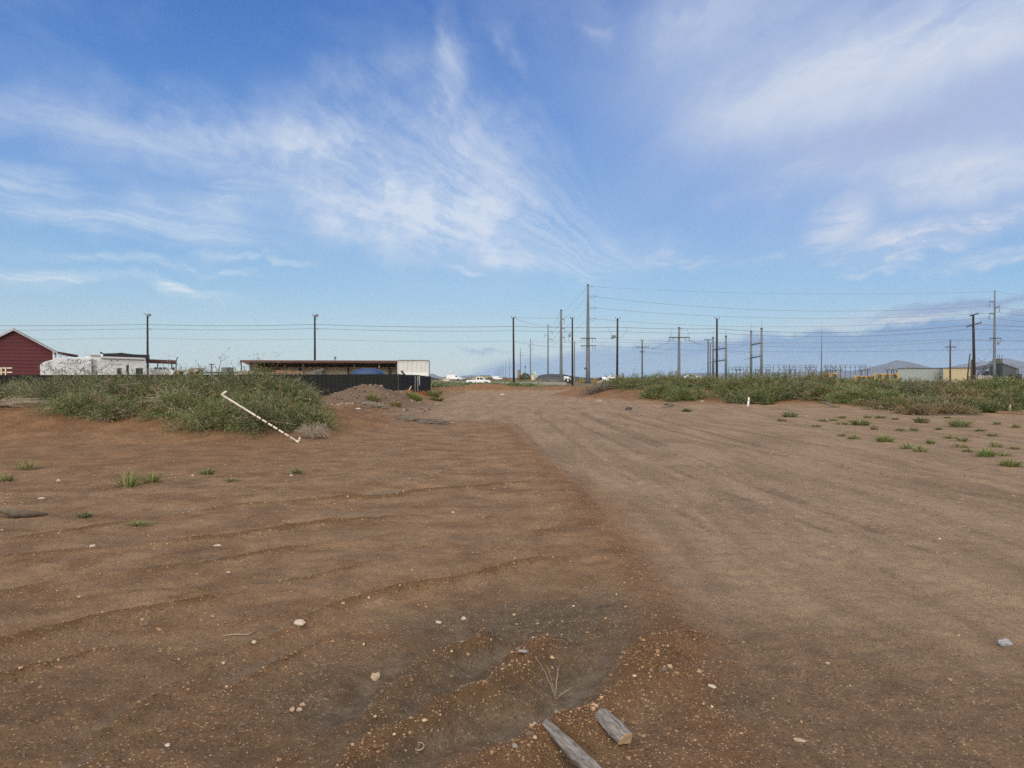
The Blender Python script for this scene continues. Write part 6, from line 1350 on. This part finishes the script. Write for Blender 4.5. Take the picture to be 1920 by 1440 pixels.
# low purple-grey bank with a paler, warmer rim
lowv = warp(AE, .035, 14)
st3 = streaks(4, .35, .022, 1.0, .38, .66, wa=.03, ws=10)
rim = total([blob(1450,640,430,48,2,1.0,vec=lowv), blob(1180,655,220,40,-3,.6,vec=lowv), blob(1700,615,260,26,6,.8,vec=lowv), blob(980,668,140,22,0,.45,vec=lowv), blob(1640,585,200,18,4,.3,vec=lowv)])
c = mixc(mth('MINIMUM', mth('MULTIPLY', rim, mth('ADD', .25, mth('MULTIPLY', st3, .75))), .85), c, cl(205,212,226))
dk = total([blob(1830,572,220,13,5,.8,vec=lowv), blob(1900,600,200,14,6,.8,vec=lowv), blob(1480,634,60,5,3,.7,vec=lowv), blob(910,658,70,7,0,.5,vec=lowv), blob(1760,592,150,8,4,.6,vec=lowv)])
c = mixc(mth('MINIMUM', dk, .75), c, cl(146,166,206))
bank = total([blob(1640,742,880,120,1,1.0,.14,vec=lowv), blob(1930,735,460,132,2,.7,.25,vec=lowv)])
c = mixc(mth('MINIMUM', mth('MULTIPLY', bank, mth('ADD', .80, mth('MULTIPLY', st3, .12))), .92), c, mixc(rmp(EL, 0, .07), cl(146,178,212), cl(130,166,210)))
# warm overcast glow added to the unseen sky behind, to brighten the ground
dt = N.new('ShaderNodeVectorMath'); dt.operation = 'DOT_PRODUCT'; L.new(tc.outputs['Generated'], dt.inputs[0])
dt.inputs[1].default_value = (math.sin(SUN_AZ)*math.cos(R(62)), math.cos(SUN_AZ)*math.cos(R(62)), math.sin(R(62)))
glow = mth('MULTIPLY', rmp(dt.outputs['Value'], .10, .95), rmp(EL, -.05, .1))
c = mixc(glow, c, (GLOW[0]*K, GLOW[1]*K, GLOW[2]*K, 1))
L.new(c, bg.inputs['Color'])
w.cycles.sampling_method = 'MANUAL'; w.cycles.sample_map_resolution = 512

sun = bpy.data.lights.new('sun', 'SUN'); sun.energy = SUN_E; sun.angle = R(16); sun.color = (1.0,.965,.89)
so_ = bpy.data.objects.new('sun', sun); col.objects.link(so_)
from mathutils import Vector
dv = Vector((math.sin(SUN_AZ)*math.cos(SUN_EL), math.cos(SUN_AZ)*math.cos(SUN_EL), math.sin(SUN_EL)))
so_.rotation_euler = dv.to_track_quat('Z', 'Y').to_euler()

cam = bpy.data.cameras.new('camera'); co = bpy.data.objects.new('camera', cam); col.objects.link(co)
cam.sensor_width = 36; cam.lens = 36*F/1920; cam.clip_end = 60000; cam.clip_start = .05
co.location = (0, 0, CH); co.rotation_euler = (R(90)-math.atan((720-HZ)/F), 0, 0)
scene.camera = co
vs = scene.view_settings; vs.view_transform = 'Standard'; vs.look = 'None'; vs.gamma = 1; vs.exposure = EXPO
cy = scene.cycles; cy.max_bounces = 4; cy.diffuse_bounces = 2; cy.glossy_bounces = 2; cy.transmission_bounces = 2; cy.transparent_max_bounces = 8; cy.volume_bounces = 1
cy.use_denoising = False
cy.caustics_reflective = False; cy.caustics_refractive = False
